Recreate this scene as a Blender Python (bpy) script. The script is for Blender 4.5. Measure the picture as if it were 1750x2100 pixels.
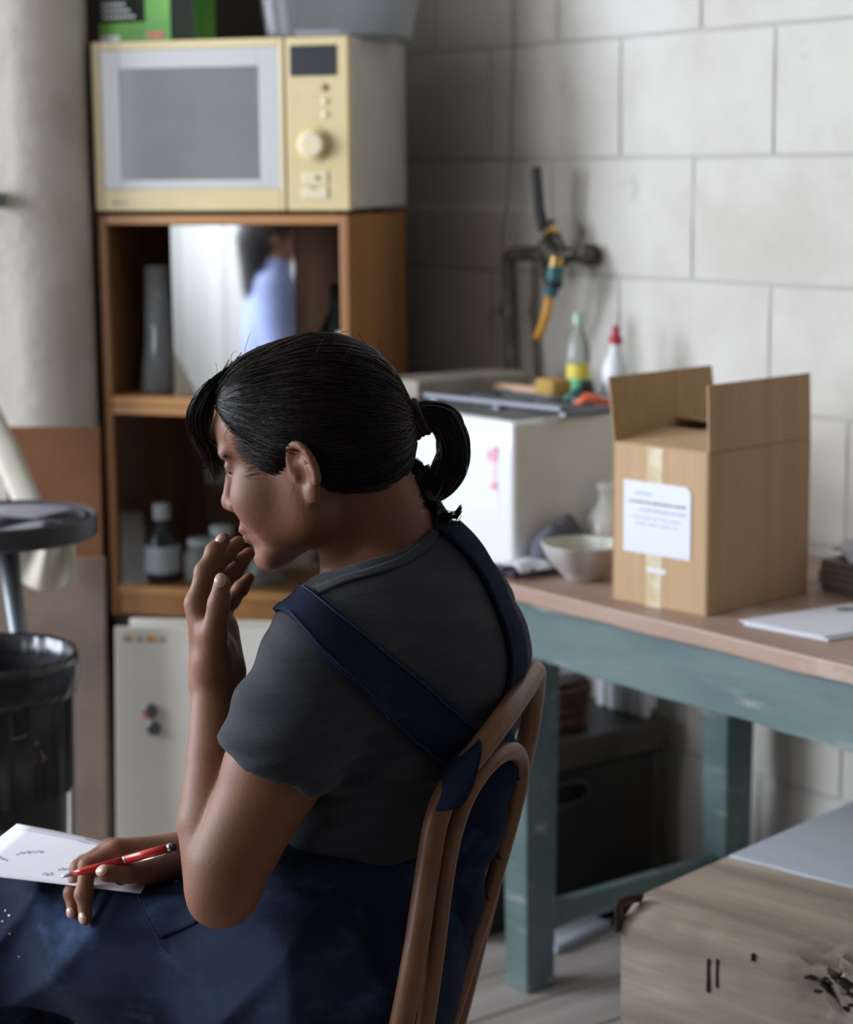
import bpy, bmesh, math, random
import numpy as np
from mathutils import Vector, Matrix, Euler
from mathutils.bvhtree import BVHTree

for _o in list(bpy.data.objects):
    bpy.data.objects.remove(_o)
SC = bpy.context.scene
COL = SC.collection
PI = math.pi
R = math.radians

# ------------------------------------------------------------------ camera
F_PX, CX, CY, CAM_H = 4200.0, 875.0, 1050.0, 1.38      # frame 1750 x 2100
PITCH, ROLL = math.atan(700.0 / 4200.0), 0.008
cam_data = bpy.data.cameras.new('camera')
cam_data.sensor_fit = 'HORIZONTAL'
cam_data.sensor_width = 24.0
cam_data.lens = 24.0 * F_PX / 1750.0
cam_data.dof.use_dof = True
cam_data.dof.focus_distance = 2.02
cam_data.dof.aperture_fstop = 4.0
cam_data.clip_start = 0.05
cam = bpy.data.objects.new('camera', cam_data)
COL.objects.link(cam)
cam.location = (0, 0, CAM_H)
cam.rotation_euler = (Matrix.Rotation(PI / 2 - PITCH, 3, 'X') @ Matrix.Rotation(-ROLL, 3, 'Z')).to_euler()
SC.camera = cam

# ------------------------------------------------------------------ light and exposure
SC.view_settings.view_transform = 'Standard'
SC.view_settings.look = 'None'
SC.view_settings.gamma = 1.0
SC.view_settings.use_curve_mapping = False
SC.view_settings.exposure = 0.0
world = bpy.data.worlds.new('overcast_sky')
SC.world = world
world.use_nodes = True
world.node_tree.nodes['Background'].inputs[0].default_value = (0.75, 0.85, 1.0, 1)
world.node_tree.nodes['Background'].inputs[1].default_value = 1.0


def area_light(name, loc, rot, sx, sy, power, color):
    d = bpy.data.lights.new(name, 'AREA')
    d.shape = 'RECTANGLE'
    d.size, d.size_y, d.energy, d.color = sx, sy, power, color
    o = bpy.data.objects.new(name, d)
    COL.objects.link(o)
    o.location, o.rotation_euler = loc, rot
    return o


# daylight coming in through the tall window of the left wall
area_light('window_daylight', (-3.58, 3.15, 1.72), (0, R(-90), 0), 1.55, 1.45, 172, (0.80, 0.88, 1.0))
area_light('window_daylight', (-3.58, 1.32, 1.72), (0, R(-90), 0), 1.55, 1.15, 72, (0.84, 0.90, 1.0))


# ------------------------------------------------------------------ pixel helpers (1750 x 2100 frame)
def ray(px, py):
    x, y = (px - CX) / F_PX, -(py - CY) / F_PX
    c, s = math.cos(ROLL), math.sin(ROLL)
    x, y = c * x + s * y, -s * x + c * y
    cp, sp = math.cos(PITCH), math.sin(PITCH)
    return Vector((x, cp + y * sp, -sp + y * cp))


def atY(px, py, Y):
    d = ray(px, py)
    return d * (Y / d.y) + Vector((0, 0, CAM_H))


def atZ(px, py, Z):
    d = ray(px, py)
    return d * ((Z - CAM_H) / d.z) + Vector((0, 0, CAM_H))


WA = R(53)
UU = Vector((math.cos(WA), -math.sin(WA), 0))      # along the block wall, towards the camera
VV = Vector((math.sin(WA), math.cos(WA), 0))       # into the block wall
TW = 2.72


def ST(s, t, z=0.0):
    return UU * s + VV * t + Vector((0, 0, z))


def onT(px, py, t):
    d = ray(px, py)
    o = Vector((0, 0, CAM_H))
    return o + d * ((t - o.dot(VV)) / d.dot(VV))


def onS(px, py, s):
    d = ray(px, py)
    o = Vector((0, 0, CAM_H))
    return o + d * ((s - o.dot(UU)) / d.dot(UU))


# ------------------------------------------------------------------ materials
def lin(r, g, b):
    f = lambda c: (c / 255 / 12.92) if c / 255 <= 0.04045 else ((c / 255 + 0.055) / 1.055) ** 2.4
    return (f(r), f(g), f(b), 1)


MATS = {}


def mat(name, col, rough=0.6, metal=0.0, col2=None, scale=8.0, stretch=(1, 1, 1), con=(0.35, 0.65), detail=5.0,
        bump=0.0, bscale=80.0, bstretch=None, spec=0.5, trans=0.0, ior=1.45, coat=0.0, sheen=0.0, sss=0.0,
        col3=None, scale3=30.0, con3=(0.6, 0.7), stretch3=(1, 1, 1), alpha=1.0, emit=None, world=False):
    m = bpy.data.materials.new(name)
    m.use_nodes = True
    nt = m.node_tree
    N, L = nt.nodes, nt.links
    b = N['Principled BSDF']
    b.inputs['Base Color'].default_value = col
    b.inputs['Roughness'].default_value = rough
    b.inputs['Metallic'].default_value = metal
    b.inputs['Specular IOR Level'].default_value = spec
    b.inputs['Transmission Weight'].default_value = trans
    b.inputs['IOR'].default_value = ior
    b.inputs['Coat Weight'].default_value = coat
    b.inputs['Sheen Weight'].default_value = sheen
    b.inputs['Alpha'].default_value = alpha
    if sss:
        b.inputs['Subsurface Weight'].default_value = sss
        b.inputs['Subsurface Radius'].default_value = (0.012, 0.004, 0.002)
        b.inputs['Subsurface Scale'].default_value = 1.0
    tc = N.new('ShaderNodeTexCoord')
    src_co = N.new('ShaderNodeNewGeometry').outputs['Position'] if world else tc.outputs['Object']

    def noise(sc, st, det):
        mp = N.new('ShaderNodeMapping')
        mp.inputs['Scale'].default_value = st
        L.new(src_co, mp.inputs['Vector'])
        n = N.new('ShaderNodeTexNoise')
        n.inputs['Scale'].default_value = sc
        n.inputs['Detail'].default_value = det
        n.inputs['Roughness'].default_value = 0.6
        L.new(mp.outputs[0], n.inputs['Vector'])
        return n.outputs['Fac']

    def ramp(src, lo, hi):
        r = N.new('ShaderNodeMapRange')
        r.inputs['From Min'].default_value = lo
        r.inputs['From Max'].default_value = hi
        r.interpolation_type = 'SMOOTHSTEP'
        L.new(src, r.inputs['Value'])
        return r.outputs[0]

    cur = None
    if col2:
        mx = N.new('ShaderNodeMix')
        mx.data_type = 'RGBA'
        mx.inputs['A'].default_value = col
        mx.inputs['B'].default_value = col2
        L.new(ramp(noise(scale, stretch, detail), *con), mx.inputs['Factor'])
        cur = mx.outputs['Result']
    if col3:
        mx = N.new('ShaderNodeMix')
        mx.data_type = 'RGBA'
        mx.inputs['A'].default_value = col
        mx.inputs['B'].default_value = col3
        if cur:
            L.new(cur, mx.inputs['A'])
        L.new(ramp(noise(scale3, stretch3, 6), *con3), mx.inputs['Factor'])
        cur = mx.outputs['Result']
    if cur:
        L.new(cur, b.inputs['Base Color'])
    if bump:
        bp = N.new('ShaderNodeBump')
        bp.inputs['Strength'].default_value = bump
        bp.inputs['Distance'].default_value = 0.004
        L.new(noise(bscale, bstretch or stretch, 6), bp.inputs['Height'])
        L.new(bp.outputs[0], b.inputs['Normal'])
    if emit:
        b.inputs['Emission Color'].default_value = emit
        b.inputs['Emission Strength'].default_value = 1.0
    MATS[name] = m
    return m


# ------------------------------------------------------------------ mesh helpers
class G:
    """collects shapes, builds ONE mesh object"""

    def __init__(self):
        self.v, self.f = [], []

    def add(self, vs, fs):
        o = len(self.v)
        self.v += [tuple(p) for p in vs]
        self.f += [tuple(i + o for i in f) for f in fs]
        return self

    def box(self, lo, hi, rot=None, piv=None):
        x0, y0, z0 = lo
        x1, y1, z1 = hi
        vs = [Vector(p) for p in ((x0, y0, z0), (x1, y0, z0), (x1, y1, z0), (x0, y1, z0),
                                  (x0, y0, z1), (x1, y0, z1), (x1, y1, z1), (x0, y1, z1))]
        if rot is not None:
            m = Euler(rot).to_matrix()
            c = Vector(piv) if piv is not None else (Vector(lo) + Vector(hi)) / 2
            vs = [m @ (p - c) + c for p in vs]
        return self.add(vs, [(0, 3, 2, 1), (4, 5, 6, 7), (0, 1, 5, 4), (1, 2, 6, 5), (2, 3, 7, 6), (3, 0, 4, 7)])

    def prism(self, poly, z0, z1):
        n = len(poly)
        vs = [(x, y, z0) for x, y in poly] + [(x, y, z1) for x, y in poly]
        fs = [tuple(reversed(range(n))), tuple(range(n, 2 * n))]
        fs += [(i, (i + 1) % n, n + (i + 1) % n, n + i) for i in range(n)]
        return self.add(vs, fs)

    def lathe(self, prof, n=32, c=(0, 0, 0), axis=None, sx=1, sy=1, cap=True, wob=None):
        """prof: (radius, height) list"""
        q = Vector((0, 0, 1)).rotation_difference(Vector(axis).normalized()) if axis is not None else None
        vs = []
        for k, (r, h) in enumerate(prof):
            for i in range(n):
                a = 2 * PI * i / n
                w = wob(a, k) if wob else 1
                p = Vector((r * w * math.cos(a) * sx, r * w * math.sin(a) * sy, h))
                if q:
                    p = q @ p
                vs.append(p + Vector(c))
        fs = []
        for k in range(len(prof) - 1):
            for i in range(n):
                j = (i + 1) % n
                fs.append((k * n + i, k * n + j, (k + 1) * n + j, (k + 1) * n + i))
        if cap:
            fs.append(tuple(reversed(range(n))))
            fs.append(tuple(range((len(prof) - 1) * n, len(prof) * n)))
        return self.add(vs, fs)

    def tube(self, path, r, n=10, closed=False, flat=None, cap=True):
        """path of points, r a radius or list of radii; flat=(normal scale) squashes one axis"""
        P = [Vector(p) for p in path]
        m = len(P)
        rs = r if isinstance(r, (list, tuple)) else [r] * m
        vs = []
        prev = None
        for k in range(m):
            if closed:
                t = P[(k + 1) % m] - P[k - 1]
            else:
                t = P[min(k + 1, m - 1)] - P[max(k - 1, 0)]
            t.normalize()
            if prev is None:
                up = Vector((0, 0, 1)) if abs(t.z) < 0.9 else Vector((1, 0, 0))
                a = t.cross(up).normalized()
            else:
                a = (prev - t * prev.dot(t)).normalized()
            prev = a
            b = t.cross(a)
            for i in range(n):
                ang = 2 * PI * i / n
                fa, fb = (flat if flat else (1, 1))
                vs.append(P[k] + (a * math.cos(ang) * fa + b * math.sin(ang) * fb) * rs[k])
        fs = []
        for k in range(m if closed else m - 1):
            k2 = (k + 1) % m
            for i in range(n):
                j = (i + 1) % n
                fs.append((k * n + i, k * n + j, k2 * n + j, k2 * n + i))
        if cap and not closed:
            fs.append(tuple(reversed(range(n))))
            fs.append(tuple(range((m - 1) * n, m * n)))
        return self.add(vs, fs)

    def grid(self, pts):
        """pts[i][j] rows of points"""
        a, b = len(pts), len(pts[0])
        vs = [p for row in pts for p in row]
        fs = [(i * b + j, i * b + j + 1, (i + 1) * b + j + 1, (i + 1) * b + j) for i in range(a - 1) for j in range(b - 1)]
        return self.add(vs, fs)

    def build(self, name, m, parent=None, smooth=False, bevel=0.0, seg=2, solid=0.0, sub=0, loc=None, rotz=None):
        me = bpy.data.meshes.new(name)
        me.from_pydata(self.v, [], self.f)
        bm = bmesh.new()
        bm.from_mesh(me)
        bmesh.ops.recalc_face_normals(bm, faces=bm.faces)
        bm.to_mesh(me)
        bm.free()
        me.materials.append(m if not isinstance(m, str) else MATS[m])
        if smooth:
            me.shade_smooth()
            if smooth == 'auto':
                me.set_sharp_from_angle(angle=R(35))
        o = bpy.data.objects.new(name, me)
        COL.objects.link(o)
        if parent is not None:
            o.parent = parent
        if loc is not None:
            o.location = loc
        if rotz is not None:
            o.rotation_euler = (0, 0, rotz)
        if solid:
            md = o.modifiers.new('thick', 'SOLIDIFY')
            md.thickness = solid
            md.offset = 0
        if bevel:
            md = o.modifiers.new('bevel', 'BEVEL')
            md.width = bevel
            md.segments = seg
            md.limit_method = 'ANGLE'
            md.angle_limit = R(40)
        if sub:
            md = o.modifiers.new('sub', 'SUBSURF')
            md.levels = md.render_levels = sub
        return o


def tag(o, label, cat, group=None):
    o['label'] = label
    o['category'] = cat
    if group:
        o['group'] = group
    return o


def thing(name, label, cat, loc=(0, 0, 0), rotz=0.0, group=None):
    o = bpy.data.objects.new(name, None)
    o.empty_display_size = 0.05
    COL.objects.link(o)
    o.location = loc
    o.rotation_euler = (0, 0, rotz)
    return tag(o, label, cat, group)


def struct(o):
    o['kind'] = 'structure'
    return o


def stuff(o):
    o['kind'] = 'stuff'
    return o


RW = math.atan2(UU.y, UU.x)       # rotation of things set square to the block wall
rnd = random.Random(7)


def catmull(pts, n=8, closed=False):
    P = [Vector(p) for p in pts]
    out = []
    m = len(P)
    rng = range(m) if closed else range(m - 1)
    for i in rng:
        p0 = P[i - 1] if (closed or i > 0) else P[0]
        p1, p2 = P[i], P[(i + 1) % m]
        p3 = P[(i + 2) % m] if (closed or i + 2 < m) else P[-1]
        for k in range(n):
            t = k / n
            out.append(0.5 * ((2 * p1) + (p2 - p0) * t + (2 * p0 - 5 * p1 + 4 * p2 - p3) * t * t + (3 * p1 - p0 - 3 * p2 + p3) * t ** 3))
    if not closed:
        out.append(P[-1])
    return out

# ================================================================== materials of the setting
mat('block_paint', (0.63, 0.60, 0.545, 1), 0.75, col2=(0.52, 0.485, 0.425, 1), scale=3.5, con=(0.35, 0.75), bump=0.35, bscale=45, world=True,
    col3=(0.40, 0.365, 0.32, 1), scale3=9.0, con3=(0.62, 0.82))
mat('mortar', (0.47, 0.45, 0.41, 1), 0.9, bump=0.4, bscale=60)
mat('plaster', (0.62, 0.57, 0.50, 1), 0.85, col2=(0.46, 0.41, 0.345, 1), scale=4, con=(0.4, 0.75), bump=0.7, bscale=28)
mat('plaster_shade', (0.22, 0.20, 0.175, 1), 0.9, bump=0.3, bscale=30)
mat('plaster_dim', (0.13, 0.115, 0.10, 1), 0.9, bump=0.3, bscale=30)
mat('board_white', (0.50, 0.49, 0.46, 1), 0.7, col2=(0.42, 0.41, 0.38, 1), scale=5, stretch=(1, 1, 0.1), bump=0.2)
mat('ceiling_paint', (0.36, 0.34, 0.31, 1), 0.9, bump=0.2, bscale=40)
mat('plank_wood', (0.36, 0.32, 0.29, 1), 0.65, col2=(0.48, 0.44, 0.41, 1), scale=14, stretch=(1, 0.06, 1), con=(0.35, 0.7), bump=0.3, bscale=60,
    bstretch=(1, 0.05, 1), col3=(0.30, 0.19, 0.12, 1), scale3=5, con3=(0.6, 0.72), stretch3=(1, .35, 1))
mat('subfloor', (0.05, 0.045, 0.04, 1), 0.9, bump=0.2)
mat('window_frame', (0.5, 0.5, 0.48, 1), 0.5, bump=0.1)
mat('clear_glass', (1, 1, 1, 1), 0.0, trans=1.0, ior=1.02, bump=0.01, bscale=3)

# ================================================================== floor of planks laid towards the block wall
floor = struct(G().box((-4.2, -2.6, -0.06), (5.2, 6.2, -0.022)).build('floor', 'subfloor'))
pw = 0.135
ks = list(range(-34, 14))
for k in ks:
    s0 = k * pw
    zt = rnd.uniform(-0.0015, 0.0015)
    cut = rnd.uniform(0.2, 2.3)
    for (t0, t1) in ((-2.2, cut), (cut + 0.003, TW - 0.01)):
        g = G().box((-pw / 2 + 0.002, t0, -0.022), (pw / 2 - 0.002, t1, 0.0))
        o = g.build('plank', 'plank_wood', floor, bevel=0.002, seg=1)
        o.location = ST(s0, 0, zt)
        o.rotation_euler = (0, 0, RW)

# ================================================================== the block wall
wall = struct(G().box((-4.6, TW, -0.05), (3.2, TW + 0.12, 2.9)).build('wall_right', 'mortar'))
wall.rotation_euler = (0, 0, RW)
BH, BL = 0.2283, 0.402
Z0 = 1.38 - (1.38 - 1.4005) * 1.04 - 6 * BH         # a bed joint runs here
JS = -2.86 * 1.04


def block_mesh(w, h, seed):
    """one painted block with slightly uneven pillowed edges"""
    r = random.Random(seed)
    g = G()
    nx, nz = 4, 3
    j = 0.0045
    rows = []
    for a in range(nz + 1):
        row = []
        for b in range(nx + 1):
            x = -w / 2 + j + (w - 2 * j) * b / nx
            z = j + (h - 2 * j) * a / nz
            edge = a in (0, nz) or b in (0, nx)
            row.append((x + r.uniform(-.0012, .0012), (-0.002 if edge else -0.0065) + r.uniform(-.0012, .0012), z + r.uniform(-.0012, .0012)))
        rows.append(row)
    g.grid(rows)
    n = len(g.v)
    ring = [b for b in range(nx + 1)] + [a * (nx + 1) + nx for a in range(1, nz + 1)] + \
           [nz * (nx + 1) + b for b in range(nx - 1, -1, -1)] + [a * (nx + 1) for a in range(nz - 1, 0, -1)]
    g.v += [(g.v[i][0], 0.008, g.v[i][2]) for i in ring]
    m = len(ring)
    g.f += [(ring[i], ring[(i + 1) % m], n + (i + 1) % m, n + i) for i in range(m)]
    return g


block_me = []
for sd in range(4):
    o = block_mesh(BL, BH, sd).build('concrete_block', 'block_paint', wall, smooth='auto')
    block_me.append(o.data)
    bpy.data.objects.remove(o)
for row in range(0, 13):
    z = Z0 - 0 * BH + (row - 0) * BH
    if z > 2.75:
        break
    off = 0.0 if (row % 2 == 0) else BL / 2
    off += {5: 0.0, 6: 0.0}.get(row, rnd.uniform(-.015, .015))
    for k in range(-4, 7):
        s = JS + off + BL * (k + 0.5)
        o = bpy.data.objects.new('concrete_block', block_me[rnd.randrange(4)])
        COL.objects.link(o)
        o.parent = wall
        o.location = (s, TW, z)
# ================================================================== other walls, out of the frame for the most part
P0 = ST(3.1, TW)
bw = G()
bw.box((-3.72, 3.99, 0), (-0.79, 4.25, 2.9))
bw.tube([(-0.79, 4.12, 0), (-0.79, 4.12, 2.9)], 0.13, n=28)
wb = struct(bw.build('wall_back', 'plaster', smooth='auto'))
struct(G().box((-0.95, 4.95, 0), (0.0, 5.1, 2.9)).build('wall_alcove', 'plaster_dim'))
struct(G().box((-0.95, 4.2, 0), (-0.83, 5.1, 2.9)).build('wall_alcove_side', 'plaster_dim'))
wl = G()
WINS = ((.72, 1.92), (2.4, 3.9))
wz0, wz1 = .95, 2.5
wl.box((-3.9, -2.4, 0), (-3.7, .72, 2.9)).box((-3.9, 1.92, 0), (-3.7, 2.4, 2.9)).box((-3.9, 3.9, 0), (-3.7, 4.3, 2.9))
for (a_, b_) in WINS:
    wl.box((-3.9, a_, 0), (-3.7, b_, wz0)).box((-3.9, a_, wz1), (-3.7, b_, 2.9))
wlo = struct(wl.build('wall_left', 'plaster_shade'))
# boarded partition behind the second person, facing the window
part = struct(G().box((-3.7, .40, 0), (-2.25, .50, 2.1)).build('wall_partition', 'board_white'))
for k in range(6):
    x = -3.69 + k * 0.242
    G().box((x + .003, .50, 0), (x + .239, .515, 2.1)).build('board', 'board_white', part, bevel=0.003, seg=1)
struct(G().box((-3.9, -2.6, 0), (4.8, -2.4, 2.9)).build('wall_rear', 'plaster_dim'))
struct(G().box((-3.9, -2.6, 2.9), (5.2, 6.2, 3.0)).build('ceiling', 'ceiling_paint'))
for wi, (wy0, wy1) in enumerate(WINS):
    win = bpy.data.objects.new('window_%d' % (wi + 1), None)
    COL.objects.link(win)
    win.location = (-3.8, (wy0 + wy1) / 2, wz0)
    win['kind'] = 'structure'
    hw = (wy1 - wy0) / 2
    hh = wz1 - wz0
    g = G()
    for yy in (-hw + .03, -hw / 3, hw / 3, hw - .03):
        g.box((-0.02, yy - .02, 0), (0.02, yy + .02, hh))
    for zz in (0.02, hh * .5, hh - .02):
        g.box((-0.02, -hw, zz - .02), (0.02, hw, zz + .02))
    g.build('window_frame', 'window_frame', win)
    for a in range(3):
        y0 = -hw + a * 2 * hw / 3
        for b in range(2):
            G().box((-0.004, y0 + .02, b * hh / 2 + .02), (0.0, y0 + 2 * hw / 3 - .02, (b + 1) * hh / 2 - .02)).build('pane', 'clear_glass', win)
    G().box((0.0, -hw, -0.03), (0.16, hw, 0.0)).build('window_sill', 'window_frame', win)

# ================================================================== materials of the things
mat('green_paint', (0.085, 0.14, 0.14, 1), 0.55, col2=(0.155, 0.215, 0.21, 1), scale=6, stretch=(.25, 1, 1), con=(.3, .7), bump=0.25, bscale=60, bstretch=(.2, 1, 1),
    col3=(0.36, 0.36, 0.33, 1), scale3=30, con3=(0.57, 0.74), stretch3=(.16, 1, 1))
mat('bench_wood', (0.44, 0.30, 0.235, 1), 0.5, col2=(0.33, 0.20, 0.15, 1), scale=6, stretch=(.12, 1, 1), con=(.35, .7), bump=0.3, bscale=50, bstretch=(.1, 1, 1),
    col3=(0.62, 0.50, 0.44, 1), scale3=10, con3=(.56, .75), stretch3=(.3, 1, 1))
mat('bench_edge', (0.52, 0.38, 0.31, 1), 0.6, col2=(0.36, 0.24, 0.18, 1), scale=12, stretch=(.2, 1, 1), con=(.45, .7), bump=0.4, bscale=50)
mat('cardboard', (0.53, 0.36, 0.205, 1), 0.85, col2=(0.48, 0.32, 0.175, 1), scale=60, stretch=(1, 1, 0.02), con=(.3, .7), bump=0.12, bscale=90, bstretch=(1, 1, .02))
mat('cardboard_inside', (0.47, 0.32, 0.17, 1), 0.85, col2=(0.42, 0.28, 0.15, 1), scale=70, stretch=(1, 1, .02), bump=0.1)
mat('packing_tape', (0.62, 0.50, 0.30, 1), 0.18, col2=(0.72, 0.64, 0.46, 1), scale=18, con=(.45, .6), bump=0.3, bscale=40, spec=.7)
mat('label_paper', (0.74, 0.76, 0.84, 1), 0.6, col2=(0.70, 0.72, 0.80, 1), scale=9)
mat('paper', (0.80, 0.80, 0.86, 1), 0.7, col2=(0.77, 0.77, 0.83, 1), scale=6, bump=.03, bscale=12)
mat('ink', (0.10, 0.10, 0.14, 1), 0.6, bump=.02)
mat('ink_pale', (0.34, 0.35, 0.45, 1), 0.6, bump=.02)
mat('ceramic_white', (0.74, 0.75, 0.74, 1), 0.18, col2=(0.70, 0.705, 0.69, 1), scale=4, coat=.3, bump=.02, bscale=8)
mat('pink_stain', (0.62, 0.20, 0.32, 1), 0.4, col2=(0.82, 0.62, 0.68, 1), scale=30, con=(.4, .65))
mat('pale_pink_stain', (0.80, 0.62, 0.68, 1), 0.4, col2=(0.84, 0.78, 0.80, 1), scale=40, con=(.4, .65))
mat('pipe_metal', (0.06, 0.053, 0.045, 1), 0.5, metal=.25, col2=(0.12, 0.105, 0.09, 1), scale=25, con=(.4, .7), bump=.3, bscale=70)
mat('brass', (0.55, 0.36, 0.12, 1), 0.35, metal=.9, bump=.1)
mat('black_rubber', (0.018, 0.018, 0.02, 1), 0.55, bump=.1)
mat('teal_plastic', (0.025, 0.13, 0.14, 1), 0.4, bump=.1)
mat('hose_orange', (0.72, 0.36, 0.05, 1), 0.45, col2=(.66, .31, .04, 1), scale=20, bump=.1)
mat('bristle', (0.52, 0.33, 0.09, 1), 0.9, col2=(0.40, 0.24, 0.06, 1), scale=120, bump=.8, bscale=200)
mat('pale_wood', (0.60, 0.40, 0.26, 1), 0.55, col2=(.50, .32, .20, 1), scale=10, stretch=(.1, 1, 1), bump=.1)
mat('grey_metal', (0.17, 0.175, 0.20, 1), 0.45, metal=.5, bump=.05)
mat('sink_dark', (0.20, 0.18, 0.15, 1), 0.7, col2=(0.30, 0.27, 0.22, 1), scale=10, bump=.2)
mat('bottle_glass', (0.80, 0.86, 0.84, 1), 0.06, trans=.92, ior=1.3, bump=.02)
mat('bottle_green', (0.55, 0.78, 0.58, 1), 0.25, trans=.4, bump=.02)
mat('label_yellow', (0.75, 0.62, 0.08, 1), 0.5, bump=.02)
mat('label_green', (0.20, 0.62, 0.33, 1), 0.5, bump=.02)
mat('cap_red', (0.42, 0.03, 0.05, 1), 0.35, bump=.05)
mat('plastic_orange_red', (0.85, 0.16, 0.06, 1), 0.4, bump=.05)
mat('plastic_dark_green', (0.01, 0.14, 0.10, 1), 0.4, bump=.05)
mat('plastic_white', (0.74, 0.75, 0.78, 1), 0.35, bump=.04)
mat('dark_bottle', (0.02, 0.035, 0.035, 1), 0.25, bump=.02)
mat('cream_plastic', (0.68, 0.55, 0.29, 1), 0.4, col2=(0.62, 0.49, 0.25, 1), scale=5, bump=.04)
mat('cream_pale', (0.72, 0.62, 0.40, 1), 0.4, bump=.04)
mat('microwave_case', (0.54, 0.51, 0.46, 1), 0.5, col2=(0.49, 0.46, 0.41, 1), scale=6, bump=.04, col3=(.33, .28, .22, 1), scale3=16, con3=(.74, .8))
mat('door_white', (0.50, 0.495, 0.49, 1), 0.3, bump=.02)
mat('door_mesh_glass', (0.155, 0.152, 0.15, 1), 0.12, col2=(.175, .172, .17, 1), scale=4, spec=.6, bump=.01)
mat('display_black', (0.018, 0.02, 0.026, 1), 0.15, bump=.01)
mat('print_brown', (0.30, 0.16, 0.07, 1), 0.6, bump=.02)
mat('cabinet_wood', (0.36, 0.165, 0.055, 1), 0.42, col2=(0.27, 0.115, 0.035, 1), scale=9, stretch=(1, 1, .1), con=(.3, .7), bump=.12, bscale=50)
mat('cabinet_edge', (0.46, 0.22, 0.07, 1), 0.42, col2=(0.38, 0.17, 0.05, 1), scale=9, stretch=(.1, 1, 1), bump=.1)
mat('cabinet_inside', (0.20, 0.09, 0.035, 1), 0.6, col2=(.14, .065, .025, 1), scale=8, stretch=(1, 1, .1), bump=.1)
mat('mirror_glass', (0.80, 0.83, 0.86, 1), 0.03, metal=1.0, bump=.004, bscale=4)
mat('thin_glass', (0.9, 0.95, 0.95, 1), 0.02, trans=1.0, ior=1.45, bump=.004, bscale=4)
mat('glassware', (0.85, 0.88, 0.88, 1), 0.06, trans=.86, ior=1.4, bump=.02, bscale=10)
mat('clear_plastic', (0.80, 0.81, 0.83, 1), 0.12, trans=.9, ior=1.2, bump=.03, bscale=14)
mat('stand_dark', (0.035, 0.028, 0.022, 1), 0.7, col2=(.05, .04, .03, 1), scale=10, bump=.2)
mat('enamel_panel', (0.80, 0.765, 0.68, 1), 0.35, col2=(0.76, 0.72, 0.635, 1), scale=3, coat=.2, bump=.02, bscale=6)
mat('magnet_grey', (0.13, 0.13, 0.135, 1), 0.4, metal=.5, bump=.1)
mat('sticker_red', (0.75, 0.25, 0.18, 1), 0.5, bump=.02)
mat('sticker_yellow', (0.72, 0.50, 0.13, 1), 0.5, bump=.02)
mat('sticker_grey', (0.42, 0.40, 0.36, 1), 0.5, bump=.02)
mat('plywood_brown', (0.21, 0.145, 0.108, 1), 0.7, col2=(0.145, 0.10, 0.076, 1), scale=5, con=(.4, .7), bump=.3, bscale=30, col3=(.08, .07, .065, 1), scale3=6, con3=(.68, .8))
mat('hardboard_orange', (0.17, 0.062, 0.02, 1), 0.6, col2=(.14, .05, .016, 1), scale=6, bump=.1)
mat('canvas_cream', (0.58, 0.54, 0.45, 1), 0.9, col2=(.52, .48, .39, 1), scale=12, bump=.3, bscale=150)
mat('black_metal', (0.022, 0.023, 0.026, 1), 0.38, col2=(.04, .04, .042, 1), scale=12, bump=.15)
mat('stool_pad', (0.24, 0.24, 0.31, 1), 0.28, col2=(.15, .15, .20, 1), scale=5, con=(.45, .6), bump=.25, bscale=18)  # bluish reflection on the seat top is put into this base colour
mat('worn_leg', (0.16, 0.18, 0.19, 1), 0.4, metal=.5, bump=.1)
mat('bin_black', (0.016, 0.016, 0.017, 1), 0.42, col2=(.03, .03, .03, 1), scale=9, con=(.5, .75), bump=.15, bscale=30)
mat('bag_black', (0.02, 0.02, 0.024, 1), 0.22, bump=.4, bscale=30)
mat('bin_print', (0.50, 0.40, 0.36, 1), 0.7, col2=(.16, .12, .11, 1), scale=40, con=(.58, .7))
mat('trunk_dark', (0.02, 0.017, 0.014, 1), 0.65, col2=(.033, .027, .022, 1), scale=6, bump=.3, bscale=25)
mat('trunk_lid', (0.055, 0.043, 0.035, 1), 0.45, col2=(.035, .028, .023, 1), scale=6, bump=.2)
mat('terracotta', (0.24, 0.115, 0.075, 1), 0.7, bump=.2)
mat('plate_grey', (0.34, 0.32, 0.30, 1), 0.4, bump=.05)
mat('old_timber', (0.43, 0.345, 0.265, 1), 0.75, col2=(0.22, 0.16, 0.115, 1), scale=9, stretch=(.09, 1, 1), con=(.35, .68), bump=.55, bscale=55, bstretch=(.06, 1, 1),
    col3=(0.55, 0.50, 0.44, 1), scale3=7, con3=(.5, .72), stretch3=(.2, 1, 1))
mat('rot_black', (0.012, 0.01, 0.009, 1), 0.95, bump=.5)
mat('rust_strap', (0.09, 0.055, 0.035, 1), 0.55, metal=.4, bump=.4)
mat('pale_board', (0.60, 0.66, 0.72, 1), 0.5, col2=(.56, .62, .68, 1), scale=4, bump=.05)
mat('bowl_glaze', (0.46, 0.43, 0.41, 1), 0.35, col2=(.40, .37, .345, 1), scale=6, bump=.1)
mat('bowl_inside', (0.50, 0.51, 0.45, 1), 0.25, coat=.3, bump=.1)
mat('grey_cloth', (0.10, 0.105, 0.13, 1), 0.9, bump=.3, bscale=120)
mat('beads_purple', (0.05, 0.03, 0.06, 1), 0.3, bump=.1)
mat('lilac_print', (0.48, 0.40, 0.60, 1), 0.5, col2=(.75, .73, .80, 1), scale=60, con=(.45, .55))
mat('tile_grey', (0.30, 0.275, 0.26, 1), 0.6, col2=(.24, .215, .20, 1), scale=20, bump=.2)
mat('green_pack', (0.17, 0.46, 0.06, 1), 0.5, col2=(.07, .28, .03, 1), scale=9, con=(.35, .7), bump=.05)
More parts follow.
